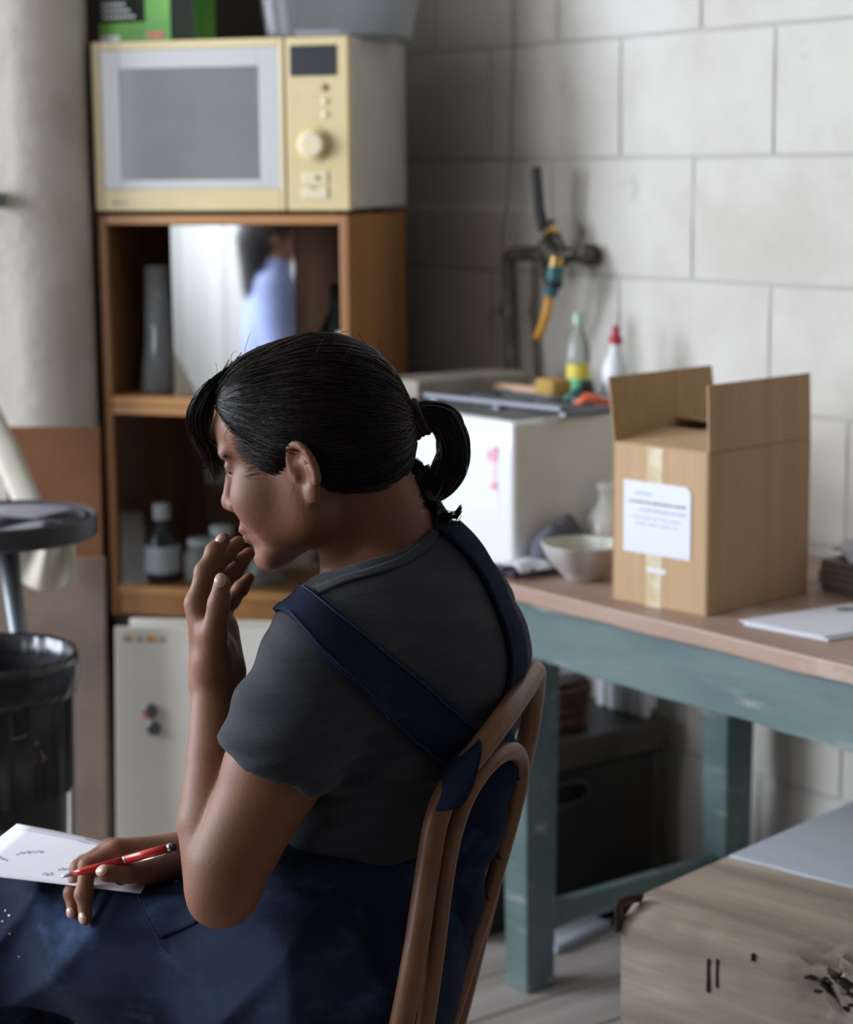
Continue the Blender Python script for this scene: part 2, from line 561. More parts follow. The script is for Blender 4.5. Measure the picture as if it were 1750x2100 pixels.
mat('black_pack', (0.012, 0.018, 0.010, 1), 0.85, bump=.05)
mat('pack_red', (0.58, 0.07, 0.06, 1), 0.4, bump=.05)
mat('cable_grey', (0.46, 0.44, 0.41, 1), 0.6, bump=.05)

# ================================================================== work bench under the block wall
bench = thing('work_bench', 'long green painted wooden work bench with worn pale top, against the block wall', 'bench', ST(-2.62, 2.137), RW)
BLn, BDp = 2.5, 0.56
# local x along u, y along v
for k, (y0, y1) in enumerate(((0.0, 0.19), (0.193, 0.375), (0.378, BDp))):
    g = G()
    n = 26
    top = []
    for i in range(n + 1):
        x = -0.02 + (BLn + .02) * i / n
        top.append(x)
    rr = random.Random(3 + k)
    pts_b, pts_t = [], []
    vs = []
    for x in top:
        e0 = rr.uniform(-.003, .002) if k == 0 else 0
        e1 = rr.uniform(-.002, .002) if k == 0 else 0
        vs += [(x, y0 - .012 * (k == 0) + e0, 0.672 + e1), (x, y1, 0.672), (x, y1, 0.70), (x, y0 - .012 * (k == 0) + e0 * .5, 0.70)]
    fs = [(0, 3, 2, 1), tuple(range(4 * n, 4 * n + 4))]
    for i in range(n):
        a = 4 * i
        for j in range(4):
            fs.append((a + j, a + (j + 1) % 4, a + 4 + (j + 1) % 4, a + 4 + j))
    g.add(vs, fs)
    g.build('top_plank', 'bench_wood' if k else 'bench_wood', bench, bevel=0.004)
g = G()
n = 40
rr = random.Random(11)
vs = []
for i in range(n + 1):
    x = 0.0 + BLn * i / n
    zb = 0.572 + rr.uniform(-.0025, .0025)
    vs += [(x, 0.008, zb), (x, 0.032, zb), (x, 0.032, 0.672), (x, 0.008, 0.672)]
fs = [(0, 3, 2, 1), tuple(range(4 * n, 4 * n + 4))]
for i in range(n):
    a = 4 * i
    for j in range(4):
        fs.append((a + j, a + (j + 1) % 4, a + 4 + (j + 1) % 4, a + 4 + j))
g.add(vs, fs)
g.build('apron', 'green_paint', bench, bevel=0.002)
G().box((0.0, BDp - .045, .58), (BLn, BDp - .02, .672)).build('apron', 'green_paint', bench, bevel=.002)
G().box((0.012, .033, .58), (0.035, BDp - .046, .672)).build('apron', 'green_paint', bench, bevel=.002)


def bleg(x, y, hx=.05, hy=.06):
    g = G()
    vs = []
    for z, k in ((0, .82), (.45, .95), (.578, 1.0)):
        vs += [(x - hx / 2 * k, y - hy / 2 * k, z), (x + hx / 2 * k, y - hy / 2 * k, z), (x + hx / 2 * k, y + hy / 2 * k, z), (x - hx / 2 * k, y + hy / 2 * k, z)]
    fs = [(3, 2, 1, 0), (8, 9, 10, 11)]
    for a in (0, 4):
        fs += [(a + j, a + (j + 1) % 4, a + 4 + (j + 1) % 4, a + 4 + j) for j in range(4)]
    g.add(vs, fs)
    g.build('leg', 'green_paint', bench, bevel=.004)


for x in (0.062, BLn - .06):
    bleg(x, 0.005, .07, .075)
    bleg(x, BDp - .085, .07, .075)
    G().box((x - .012, 0.035, .10), (x + .014, BDp - .11, .14)).build('stretcher', 'green_paint', bench, bevel=.003)

# ================================================================== cardboard box with open flaps
pa, pb, pc = atZ(1255, 1228, .7), atZ(1450, 1265, .7), atZ(1703, 1222, .7)
bx = thing('cardboard_box', 'open brown cardboard box with a white label on the bench', 'box', (pb.x, pb.y, .7))
ex = (pa - pb)
wl_, = (ex.length,)
ex.normalize()
ey = Vector((ex.y, -ex.x, 0))
if ey.dot(pc - pb) < 0:
    ey = -ey
dl_ = (pc - pb).dot(ey)
bx.rotation_euler = (0, 0, math.atan2(ey.y, ey.x))     # local x = long side towards the wall, local y = towards label side end
BX, BY, BZ = dl_, wl_, 0.252
th = 0.004
G().box((0, 0, 0.0), (BX, th, BZ)).build('side_panel', 'cardboard', bx, bevel=.0015, seg=1)
G().box((0, BY - th, 0), (BX, BY, BZ)).build('side_panel', 'cardboard', bx, bevel=.0015, seg=1)
G().box((0, th, 0), (th, BY - th, BZ)).build('end_panel', 'cardboard', bx, bevel=.001, seg=1)
G().box((BX - th, th, 0), (BX, BY - th, BZ)).build('end_panel', 'cardboard', bx, bevel=.001, seg=1)
G().box((th, th, 0), (BX - th, BY - th, th)).build('bottom_panel', 'cardboard', bx)
fl = 0.105
G().box((0.001, 0, BZ + .001), (BX - .001, th, BZ + fl), rot=(R(-2), 0, 0), piv=(0, 0, BZ)).build('flap', 'cardboard', bx, bevel=.001, seg=1)
G().box((0.001, BY - th, BZ + .001), (BX - .001, BY, BZ + fl), rot=(R(-7), 0, 0), piv=(0, BY, BZ)).build('flap', 'cardboard_inside', bx, bevel=.001, seg=1)
G().box((0.0, .003, BZ - .001), (.125, BY - .003, BZ + .003), rot=(0, R(-6), 0), piv=(0, 0, BZ)).build('flap', 'cardboard', bx, bevel=.001, seg=1)
G().box((BX - .11, .003, BZ - .001), (BX, BY - .003, BZ + .003), rot=(0, R(14), 0), piv=(BX, 0, BZ)).build('flap', 'cardboard', bx, bevel=.001, seg=1)
# label on the end that faces the window (local x = 0)
tp = G().box((-.0006, BY * .47, 0.0), (0, BY * .63, BZ))
tpo = tp.build('packing_tape', 'packing_tape', bx)
tpo2 = G().box((-.0010, BY * .42, .055), (-.0005, BY * .62, .062)).build('tape_crease', 'plastic_white', bx)
tpo2['label'] = 'whitish crease of torn tape'
lb = G()
y0, y1, z0, z1 = BY * .17, BY * .87, .083, .197
cr = .008
lb.add([(-.0014, y0 + cr, z1), (-.0014, y0, z1 - cr), (-.0014, y0, z0), (-.0014, y1, z0), (-.0014, y1, z1)], [(0, 1, 2, 3, 4)])
lbo = lb.build('shipping_label', 'label_paper', bx, solid=.0006)
rr = random.Random(5)


def print_line(par, x, ya, yb, z, h, m, dash=.006):
    g = G()
    y = ya
    while y < yb:
        w = rr.uniform(dash * .5, dash * 1.6)
        g.box((x - .0003, y, z), (x, min(y + w, yb), z + h))
        y += w + dash * .35
    g.build('printed_line', m, par)


yr, yl = y0 + .01, y1 - .012
print_line(lbo, -.0020, yl - .045, yl - .012, z1 - .020, .003, 'ink_pale')
print_line(lbo, -.0020, yr, yl, z1 - .034, .0032, 'ink')
print_line(lbo, -.0020, yr, yl - .02, z1 - .046, .003, 'ink_pale')
print_line(lbo, -.0020, yr + .01, yl, z1 - .058, .002, 'ink_pale', .012)
print_line(lbo, -.0020, yr + .015, yl - .01, z1 - .068, .002, 'ink_pale', .014)

# ================================================================== things along the bench top
# papers and envelope
def sheet(name, label, cat, pts, z, thk, m, group=None):
    c = sum((Vector(p) for p in pts), Vector()) / len(pts)
    g = G().prism([(p[0] - c.x, p[1] - c.y) for p in pts], 0, thk)
    o = g.build(name, m, bevel=.0006, seg=1)
    o.location = (c.x, c.y, z)
    return tag(o, label, cat, group)


e1, e2, e3 = atZ(1515, 1280, .7), atZ(1690, 1314, .7), atZ(1755, 1243, .7)
e4 = e2 + (e3 - e1)
env = sheet('envelope', 'white envelope lying on top at the front of the bench', 'envelope', [e1, e2, e4, e3], .7042, .002, 'paper')
e1b = e1 + UU * .01
ev = sheet('document', 'lower white document under the envelope on the bench', 'document', [e1b, e2 + UU * .008, e4 + UU * .012, e3 + UU * .01], .7002, .0035, 'label_paper')
pm = atZ(1725, 1247, .706)
lm = G().lathe([(0.016, 0), (0.016, .0006)], 20, sx=1.0, sy=.6).build('printed_mark', 'plastic_dark_green', env)
lm.location = Vector((pm.x + .006, pm.y - .012, .7063)) - env.location
lm['label'] = 'dark green printed mark'

# stack of grey tiles right of the box
tb = ST(-2.16, 2.56)
for k in range(5):
    o = G().box((-.075, -.075, 0), (.075, .075, .0095)).build('grey_tile', 'tile_grey', bevel=.0015, seg=1)
    o.location = (tb.x + rr.uniform(-.004, .004), tb.y + rr.uniform(-.004, .004), .7005 + k * .0103)
    o.rotation_euler = (0, 0, RW + rr.uniform(-.05, .05))
    tag(o, ('lowest', 'second lowest', 'middle', 'second highest', 'topmost')[k] + ' thin grey tile of the stack behind the cardboard box', 'tile', 'grey tiles stacked on the bench')
g = G()
pts = []
for i in range(13):
    row = []
    for j in range(13):
        x, y = (i - 6) * .012, (j - 6) * .012
        r2 = math.hypot(x, y)
        row.append((x, y, .028 - r2 * .22 + .010 * math.sin(i * 1.9) * math.cos(j * 1.3) + .004 * math.sin(j * 3.1 + i)))
    pts.append(row)
g.grid(pts)
o = g.build('crumpled_tissue', 'label_paper', smooth=True, solid=.001)
o.location = (tb.x, tb.y, .7525)
tag(o, 'crumpled white tissue on top of the grey tiles', 'tissue')

# bowl with a wavy rim
bp = atZ(1198, 1188, .7)
bowl = thing('ceramic_bowl', 'grey ceramic bowl with an uneven wavy rim beside the cardboard box', 'bowl', (bp.x, bp.y, .7))
wobf = lambda a, k: 1 + (.035 * math.sin(5 * a) + .02 * math.sin(9 * a + 1)) * min(1, k / 5)
G().lathe([(.028, 0), (.032, .0), (.034, .006), (.05, .022), (.064, .042), (.071, .060), (.0715, .063), (.068, .062), (.060, .044), (.045, .024), (.02, .012), (.004, .010)], 48, wob=wobf).build('bowl_shell', 'bowl_glaze', bowl, smooth=True)
G().lathe([(.0675, .0618), (.0595, .0446), (.0445, .0246), (.02, .0126), (.002, .0106)], 48, cap=False, wob=lambda a, k: 1 + (.035 * math.sin(5 * a) + .02 * math.sin(9 * a + 1)) * (1 - k / 5)).build('glazed_inside', 'bowl_inside', bowl, smooth=True)
# white plate-like plastic cover with beads under it
pp = ST(-2.628, 2.185)
pk = thing('bead_packet', 'flat clear and white packet of dark purple beads left of the bowl', 'packet', (pp.x, pp.y, .7), RW)
bg = G()
for k in range(46):
    bg.lathe([(.001, -.004), (.0036, -.002), (.0036, .002), (.001, .004)], 7, c=(rr.uniform(-.022, .034), rr.uniform(-.05, .0), .005 + rr.uniform(0, .011)))
bo = bg.build('beads', 'beads_purple', pk, smooth=True)
stuff(bo)
g = G()
pts = []
for i in range(11):
    row = []
    for j in range(9):
        x, y = -.036 + .072 * i / 10, -.036 + .075 * j / 8
        row.append((x, y, .026 + .004 * math.sin(i * .9 + .5) * math.sin(j * .8 + .7) - .012 * abs(i / 5 - 1) ** 2))
    pts.append(row)
g.grid(pts)
g.build('plastic_film', 'plastic_white', pk, smooth=True, solid=.001)
G().box((-.038, -.052, 0), (-.026, .03, .013)).build('printed_end', 'lilac_print', pk, bevel=.002)
# dark grey cloth heap
cp_ = ST(-2.634, 2.272)
g = G()
pts = []
for i in range(25):
    row = []
    for j in range(21):
        x, y = (i - 12) / 12, (j - 10) / 10
        r2 = x * x + y * y
        h = .078 * max(0, 1 - r2) ** .45 * (1 + .08 * math.sin(4 * x + 2 * y) + .10 * math.sin(7 * y - 3 * x))
        row.append((x * .032, y * .062, h * 1.05 + .001))
    pts.append(row)
g.grid(pts)
o = g.build('grey_cloth', 'grey_cloth', smooth=True, solid=.002)
o.location = (cp_.x, cp_.y + .006, .701)
o.rotation_euler = (0, 0, RW)
tag(o, 'crumpled dark grey cloth heaped behind the bowl', 'cloth')
# white vase with lumps
vp = ST(-2.622, 2.372)
g = G().lathe([(.022, 0), (.030, .004), (.040, .025), (.043, .045), (.036, .068), (.022, .085), (.016, .096), (.018, .108), (.022, .118), (.018, .118), (.013, .106), (.012, .096), (.02, .08), (.004, .06)], 30,
              wob=lambda a, k: 1 + .05 * math.sin(3 * a + k * .4))
o = g.build('white_vase', 'ceramic_white', smooth=True)
o.location = (vp.x, vp.y, .70)
o.scale = (1.0, 1.0, 1.2)
tag(o, 'small lumpy white vase with a flared neck behind the bowl', 'vase')

# ================================================================== the white sink and what stands on it
s0, s1, t0, t1 = -3.19, -2.672, 2.2, TW - .012
zb, zt = .70, .957
sink = thing('sink', 'white glazed block sink with a pink paint splash on its front', 'sink', ST((s0 + s1) / 2, (t0 + t1) / 2, 0), RW)
hx, hy = (s1 - s0) / 2, (t1 - t0) / 2
w = .03
g = G()
o_ = [(-hx, -hy), (hx, -hy), (hx, hy), (-hx, hy)]
i_ = [(-hx + w, -hy + w), (hx - w, -hy + w), (hx - w, hy - w), (-hx + w, hy - w)]
vs = [(x, y, zb) for x, y in o_] + [(x, y, zt) for x, y in o_] + [(x, y, zt) for x, y in i_] + [(x * .97, y * .97, zb + .03) for x, y in i_]
fs = [(3, 2, 1, 0), (12, 13, 14, 15)]
for j in range(4):
    k = (j + 1) % 4
    fs += [(j, k, 4 + k, 4 + j), (4 + j, 4 + k, 8 + k, 8 + j), (8 + j, 8 + k, 12 + k, 12 + j)]
g.add(vs, fs)
g.build('basin', 'ceramic_white', sink, bevel=.011, seg=4, smooth='auto')
for sx in (-1, 1):
    G().box((sx * (hx - .06) - .012, -hy + .06, zb - .03), (sx * (hx - .06) + .012, hy + .003, zb - .0005)).build('wall_bracket', 'pipe_metal', sink, bevel=.002)
    G().box((sx * (hx - .06) - .012, hy - .015, zb - .22), (sx * (hx - .06) + .012, hy + .003, zb - .031)).build('wall_bracket', 'pipe_metal', sink, bevel=.002)


def blob(name, m, par, cx, cz, rx, rz, seed, y):
    r = random.Random(seed)
    n = 22
    g = G()
    ph = [r.uniform(0, 6.28) for _ in range(4)]
    pts = []
    for i in range(n):
        a = 2 * PI * i / n
        k = 1 + .22 * math.sin(2 * a + ph[0]) + .16 * math.sin(3 * a + ph[1]) + .10 * math.sin(5 * a + ph[2])
        pts.append((cx + rx * k * math.cos(a), y, cz + rz * k * math.sin(a)))
    g.add(pts, [tuple(range(n))])
    return g.build(name, m, par)


def on_sink(px, py):
    p = onT(px, py, t0)
    return p.dot(UU) - (s0 + s1) / 2, p.z


for (px, py, rx, rz, sd, m, dy) in ((1012, 940, .012, .022, 1, 'pink_stain', .0009), (990, 925, .014, .014, 2, 'pale_pink_stain', .0006), (1014, 985, .0075, .022, 3, 'pink_stain', .0010),
                                    (1022, 1030, .0028, .026, 4, 'pale_pink_stain', .0007), (972, 918, .004, .005, 6, 'pale_pink_stain', .0006), (980, 960, .004, .004, 7, 'pale_pink_stain', .0005)):
    x, z = on_sink(px, py)
    blob('paint_splash', m, sink, x, z, rx, rz, sd, -hy - dy)
g = blob('paint_splash', 'pale_pink_stain', sink, 0, 0, .006, .006, 9, 0)
g.rotation_euler = (0, 0, PI / 2)
g.location = (hx + .0008, -hy + .03, .90)
# metal draining rack lying across the sink
rp = ST(-2.835, 2.40, zt)
rack = thing('draining_rack', 'low grey metal wire rack laid across the sink', 'rack', rp, RW + .12)
for y in (-.10, -.03, .05, .12):
    G().tube([(-.165, y, .008), (.165, y, .008)], .005, 8).build('bar', 'grey_metal', rack, smooth=True)
for x in (-.16, 0, .16):
    G().box((x - .008, -.12, .0005), (x + .008, .14, .012)).build('cross_bar', 'grey_metal', rack, bevel=.002)
G().box((-.17, -.135, .0125), (.17, -.115, .022)).build('front_bar', 'grey_metal', rack, bevel=.002)
# dark soap shelf at the far end
o = G().box((-.07, -.12, 0), (.05, .16, .035)).build('stone_ledge', 'sink_dark', bevel=.006)
o.location = ST(-3.10, 2.40, zt + .0005)
o.rotation_euler = (0, 0, RW)
tag(o, 'dingy stone ledge at the far end of the sink', 'ledge')
# scrubbing brush
b0, b1 = onT(935, 783, 2.47), onT(1100, 802, 2.47)
br = thing('scrubbing_brush', 'long handled scrubbing brush with a tan bristle head on the rack', 'brush', (0, 0, 0))
d = (b1 - b0)
G().tube([b0, b0 + d * .5, b1, b1 + d * .3], [.0085, .0085, .0095, .012], 12, flat=(1.3, 1)).build('handle', 'pale_wood', br, smooth=True)
hc = b1 + d * .19
G().box((hc.x - .028, hc.y - .025, hc.z - .028), (hc.x + .030, hc.y + .025, hc.z + .028), rot=(0, .05, RW)).build('bristle_head', 'bristle', br, bevel=.01, seg=3)
br2 = G().box((hc.x - .02, hc.y - .02, zt + .013), (hc.x + .02, hc.y + .02, hc.z - .02), rot=(0, 0, RW)).build('bristle_foot', 'bristle', br, bevel=.004)


def bottle(name, label, cat, px, pyb, pyt, t, prof, m, extra=()):
    b = onT(px, pyb, t)
    tp_ = onT(px, pyt, t)
    h = tp_.z - b.z
    r0 = thing(name, label, cat, (b.x, b.y, b.z))
    G().lathe([(r * h, z * h) for r, z in prof], 24).build('bottle_body', m, r0, smooth=True)
    for (nm, pf, mm) in extra:
        G().lathe([(r * h, z * h) for r, z in pf], 24).build(nm, mm, r0, smooth='auto')
    return r0, h


zl = zt
bottle('washing_up_bottle', 'tall pale green bottle with a yellow and green label by the wall', 'bottle', 1186, 832, 640, 2.62,
       [(.11, 0), (.125, .02), (.125, .60), (.11, .68), (.06, .80), (.045, .88)], 'bottle_glass',
       [('label_band', [(.127, .30), (.127, .45)], 'label_yellow'), ('label_band', [(.1275, .14), (.1275, .30)], 'label_green'), ('cap', [(.06, .87), (.06, .97), (.04, 1.0)], 'bottle_green')])
bottle('spray_bottle', 'white plastic bottle with a dark red nozzle cap on the sink edge', 'bottle', 1262, 832, 668, 2.60,
       [(.15, 0), (.165, .03), (.165, .46), (.14, .56), (.08, .66), (.07, .80)], 'plastic_white',
       [('cap', [(.085, .78), (.085, .86), (.05, .88), (.05, .97), (.035, 1.0)], 'cap_red'), ('label_band', [(.167, .05), (.167, .36)], 'label_paper')])
bottle('dark_jar', 'short dark green jar between the bottles', 'jar', 1203, 834, 780, 2.55, [(.3, 0), (.32, .05), (.32, .75), (.25, .85), (.25, 1)], 'dark_bottle')
q = onT(1195, 826, 2.42)
cl = thing('plastic_scraper', 'small green and orange plastic scraper lying on the rack', 'scraper', q)
G().tube([(-.03, 0, .006), (-.01, 0, .022), (.008, 0, .004)], .006, 8).build('green_loop', 'plastic_dark_green', cl, smooth=True)
G().tube([(-.012, -.01, -.006), (.006, -.01, .012), (.05, -.012, -.002)], .005, 8, flat=(1, 1.6)).build('orange_handle', 'plastic_orange_red', cl, smooth=True)

# ================================================================== tap, pipes, hose end, cable
tp0 = thing('wall_tap', 'old pipework tap with black levers, teal connector and orange hose end on the wall', 'tap', ST(-2.95, TW, .95))
tp0i = Matrix.Translation(tp0.location).inverted()


def tl(p):
    return tp0i @ Vector(p)


tq = TW - .075
wq = onT(1222, 522, TW)
j1 = onT(1150, 522, tq)
j2 = onT(1040, 522, tq)
dn = onT(1052, 795, tq)
G().tube([tl(wq), tl(wq - VV * .02)], .021, 16).build('wall_flange', 'pipe_metal', tp0, smooth='auto')
G().tube([tl(p) for p in (wq, onT(1200, 522, tq + .03), j1)], [.013, .013, .015], 14).build('inlet_pipe', 'pipe_metal', tp0, smooth=True)
G().tube([tl(onT(1192, 522, tq + .03)), tl(onT(1206, 522, tq + .035))], .019, 8).build('pipe_nut', 'pipe_metal', tp0)
arc = catmull([onT(1120, 522, tq), onT(1075, 520, tq), onT(1050, 524, tq), onT(1044, 545, tq), onT(1047, 600, tq), onT(1050, 700, tq), dn], 6)
G().tube([tl(p) for p in arc], .0150, 12).build('down_pipe', 'pipe_metal', tp0, smooth=True)
G().tube([tl(onT(1045, 612, tq)), tl(onT(1047, 655, tq))], .017, 12).build('pipe_clamp', 'pipe_metal', tp0, smooth='auto')
G().tube([tl(onT(1034, 640, tq)), tl(onT(1047, 632, tq))], .012, 10).build('clamp_bolt', 'pipe_metal', tp0, smooth='auto')
G().tube([tl(onT(1118, 500, tq)), tl(onT(1150, 540, tq))], .021, 14).build('valve_body', 'pipe_metal', tp0, smooth='auto')
G().tube([tl(p) for p in (onT(1132, 455, tq - .01), onT(1124, 488, tq), onT(1120, 510, tq))], [.008, .011, .014], 12).build('valve_stem', 'pipe_metal', tp0, smooth=True)
G().tube([tl(p) for p in (onT(1136, 470, tq), onT(1150, 495, tq), onT(1160, 520, tq))], .006, 10).build('valve_yoke', 'pipe_metal', tp0, smooth=True)
G().tube([tl(onT(1118, 478, tq - .012)), tl(onT(1138, 468, tq - .012))], .009, 12).build('gland_nut', 'brass', tp0, smooth='auto')
G().tube([tl(onT(1100, 342, tq - .03)), tl(onT(1107, 430, tq - .02)), tl(onT(1116, 474, tq - .012))], [.0115, .0125, .0145], 12, flat=(1, .8)).build('lever', 'black_rubber', tp0, smooth='auto')
G().tube([tl(onT(1113, 520, tq)), tl(onT(1114, 572, tq))], .009, 12).build('outlet', 'pipe_metal', tp0, smooth='auto')
G().tube([tl(onT(1143, 525, tq - .03)), tl(onT(1139, 550, tq - .03))], .014, 14).build('spout', 'brass', tp0, smooth='auto')
G().tube([tl(p) for p in (onT(1139, 545, tq - .03), onT(1137, 572, tq - .03), onT(1134, 574, tq - .03), onT(1130, 606, tq - .03))], [.0165, .0175, .0145, .0135], 16).build('hose_connector', 'teal_plastic', tp0, smooth='auto')
G().tube([tl(onT(1136, 574, tq - .03)), tl(onT(1134, 588, tq - .03))], .0185, 12).build('connector_collar', 'black_rubber', tp0, smooth='auto')
G().tube([tl(p) for p in (onT(1129, 600, tq - .03), onT(1122, 640, tq - .031), onT(1112, 672, tq - .032), onT(1102, 693, tq - .033))], .0092, 14).build('hose_end', 'hose_orange', tp0, smooth=True)
cab = [onT(x, y, TW - .010) for x, y in ((1052, -30), (1050, 120), (1048, 260), (1040, 400), (1030, 480), (1026, 560), (1030, 620), (1010, 640), (1002, 665), (1022, 690))]
c0 = cab[0]
o = G().tube([p - c0 for p in catmull(cab, 6)], .0022, 6).build('wall_cable', 'cable_grey', smooth=True)
o.location = c0
tag(o, 'thin grey cable running down the block wall beside the tap', 'cable')
# ================================================================== tall cabinet across the corner
cl0, cr0 = Vector((-.646, 4.092, 0)), Vector((-.145, 3.943, 0))
cdir = (cr0 - cl0).normalized()
CW = (cr0 - cl0).length
CR = math.atan2(cdir.y, cdir.x)
CD = .37


def carcass(name, label, z0, z1, legsh=0.0):
    r0 = thing(name, label, 'cabinet', (cl0.x, cl0.y, z0), CR)
    h = z1 - z0
    w = .018
    G().box((0, 0, 0), (w, CD, h)).build('side_panel', 'cabinet_wood', r0, bevel=.002)
    G().box((CW - w, 0, 0), (CW, CD, h)).build('side_panel', 'cabinet_wood', r0, bevel=.002)
    G().box((w, 0, h - w), (CW - w, CD, h)).build('top_panel', 'cabinet_edge', r0, bevel=.002)
    G().box((w, 0, legsh), (CW - w, CD, legsh + w)).build('bottom_panel', 'cabinet_edge', r0, bevel=.002)
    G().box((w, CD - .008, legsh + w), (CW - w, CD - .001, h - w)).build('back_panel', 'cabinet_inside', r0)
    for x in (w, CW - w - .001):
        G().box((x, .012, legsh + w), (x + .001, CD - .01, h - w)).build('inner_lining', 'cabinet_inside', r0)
    return r0, h


ZS = .922
c_up, hu = carcass('display_cabinet', 'upper brown wooden cabinet with a mirrored sliding pane, carrying the microwave', ZS, 1.298)
c_lo, hl = carcass('display_cabinet', 'lower brown wooden cabinet with a clear sliding pane, under the mirrored one', .49, ZS - .001, .045)
G().box((.018, .004, .003), (CW - .018, .02, .045)).build('plinth', 'cabinet_wood', c_lo, bevel=.002)
x0, x1 = .150, .408
G().box((x0, .012, .02), (x1, .016, hu - .02)).build('sliding_mirror_pane', 'mirror_glass', c_up)
G().box((x1, .011, .02), (x1 + .004, .017, hu - .02)).build('pane_edge', 'thin_glass', c_up)
G().box((.02, .010, .064), (CW - .02, .014, hl - .02)).build('sliding_glass_pane', 'thin_glass', c_lo)
# glassware and bottles inside
def inside(par, x, y, z):
    m = Matrix.Translation(par.location) @ Matrix.Rotation(CR, 4, 'Z')
    return m @ Vector((x, y, z))


for (x, y, h, r) in ((.085, .10, .255, .038), (.105, .19, .25, .035), (.055, .25, .235, .03)):
    o = G().lathe([(r * 1.15, 0), (r * 1.2, .006), (r * .9, h * .4), (r * .8, h), (r * .74, h), (r * .84, h * .4), (r * 1.1, .012), (.002, .01)], 26).build('glass_vase', 'glassware', smooth=True)
    o.location = inside(c_up, x, y, .0185)
    tag(o, {.255: 'tallest clear glass vase, just inside the open side of the upper cabinet', .25: 'clear glass vase half behind the tallest one in the upper cabinet', .235: 'shortest clear glass vase at the back of the upper cabinet'}[h], 'vase', 'clear vases in the upper cabinet')
o = G().lathe([(.03, 0), (.032, .006), (.032, .13), (.012, .17), (.012, .22), (.010, .22), (.002, .21)], 24).build('dark_bottle', 'dark_bottle', smooth=True)
o.location = inside(c_up, .455, .12, .0185)
tag(o, 'dark bottle on the right inside the upper cabinet', 'bottle')
o = G().lathe([(.010, 0), (.011, .004), (.011, .10), (.007, .115), (.007, .13)], 20).build('white_tube', 'plastic_white', smooth=True)
o.location = inside(c_up, .482, .06, .0185)
tag(o, 'small white tube in front of the dark bottle in the upper cabinet', 'tube')
lb_ = thing('medicine_bottle', 'dark bottle with a white cap and white label in the lower cabinet', 'bottle', inside(c_lo, .088, .07, .0635))
G().lathe([(.034, 0), (.037, .005), (.037, .085), (.018, .11), (.015, .13)], 24).build('bottle_body', 'dark_bottle', lb_, smooth=True)
G().lathe([(.0375, .02), (.0375, .075)], 24, cap=False).build('label_band', 'plastic_white', lb_, smooth=True)
G().lathe([(.018, .128), (.018, .158), (.016, .16)], 20).build('cap', 'plastic_white', lb_, smooth='auto')
for (x, y, r, h, lab) in ((.165, .09, .036, .075, 'short grey jar beside the medicine bottle in the lower cabinet'), (.215, .08, .03, .10, 'taller grey jar with a pale lid in the lower cabinet'), (.30, .10, .04, .06, 'wide low grey jar in the lower cabinet')):
    jr = thing('storage_jar', lab, 'jar', inside(c_lo, x, y, .0635))
    G().lathe([(r * .95, 0), (r, .005), (r, h * .8), (r * .7, h * .88), (r * .7, h)], 24).build('jar_body', 'glassware' if x > .25 else 'plate_grey', jr, smooth=True)
    G().lathe([(r * .78, h), (r * .78, h * 1.15), (r * .7, h * 1.17)], 24).build('lid', 'plastic_white', jr, smooth='auto')

# stand carrying the cabinets, in the shade behind the leaning panels
std = thing('cabinet_stand', 'dark wooden stand underneath the two cabinets', 'stand', (cl0.x, cl0.y, 0), CR)
G().box((0, .01, .445), (CW, CD, .489)).build('top_board', 'stand_dark', std, bevel=.003)
for x in (.03, CW - .03):
    for y in (.05, CD - .04):
        G().box((x - .025, y - .025, 0), (x + .025, y + .025, .445)).build('leg', 'stand_dark', std, bevel=.003)
G().box((.03, CD - .02, .02), (CW - .03, CD - .005, .445)).build('back_board', 'stand_dark', std)

# ================================================================== microwave oven
mw = thing('microwave_oven', 'cream and white microwave oven with a round dial on top of the cabinet', 'microwave', (cl0.x, cl0.y, 1.2985), CR)
MWW, MWH, MWD = CW + .005, .333, .365
for x in (.05, MWW - .05):
    for y in (.05, MWD - .05):
        G().lathe([(.012, 0), (.014, .01)], 14, c=(x, y, 0)).build('foot', 'black_rubber', mw)
G().box((0, .022, .010), (MWW, MWD, MWH)).build('case', 'microwave_case', mw, bevel=.004)
dw = MWW * .757
# door: cream frame, white border, grey window
def frame(x0, x1, z0, z1, a0, a1, b0, b1, y0, y1):
    g = G()
    g.box((x0, y0, z0), (a0, y1, z1)).box((a1, y0, z0), (x1, y1, z1)).box((a0, y0, z0), (a1, y1, b0)).box((a0, y0, b1), (a1, y1, z1))
    return g


door = frame(.0, dw, .008, MWH, .018, dw - .010, .05, MWH - .016, -.006, .0215).build('door', 'cream_plastic', mw, bevel=.002)
frame(.018, dw - .010, .05, MWH - .016, .057, dw - .052, .068, MWH - .052, -.003, .0215).build('door_border', 'door_white', door, bevel=.001)
G().box((.057, -.001, .068), (dw - .052, .0215, MWH - .052)).build('door_window', 'door_mesh_glass', door)
print_g = G()
for k in range(6):
    print_g.box((.035 + k * .006, -.0066, .022), (.039 + k * .006, -.006, .027))
print_g.build('maker_mark', 'ink_pale', door)
cp0 = dw + .003
pan = G().box((cp0, -.004, .008), (MWW, .0215, MWH)).build('control_panel', 'cream_plastic', mw, bevel=.002)
G().box((cp0 + .010, -.0055, MWH - .073), (MWW - .022, -.003, MWH - .016)).build('display', 'display_black', pan)
cxp = (cp0 + MWW) / 2 - .006
G().lathe([(.034, 0), (.034, .003), (.030, .005)], 40, c=(cxp, -.0035, .132), axis=(0, -1, 0)).build('dial_ring', 'cream_plastic', pan, smooth='auto')
G().lathe([(.025, .004), (.024, .018), (.020, .021)], 40, c=(cxp, -.0035, .132), axis=(0, -1, 0)).build('dial', 'cream_pale', pan, smooth='auto')
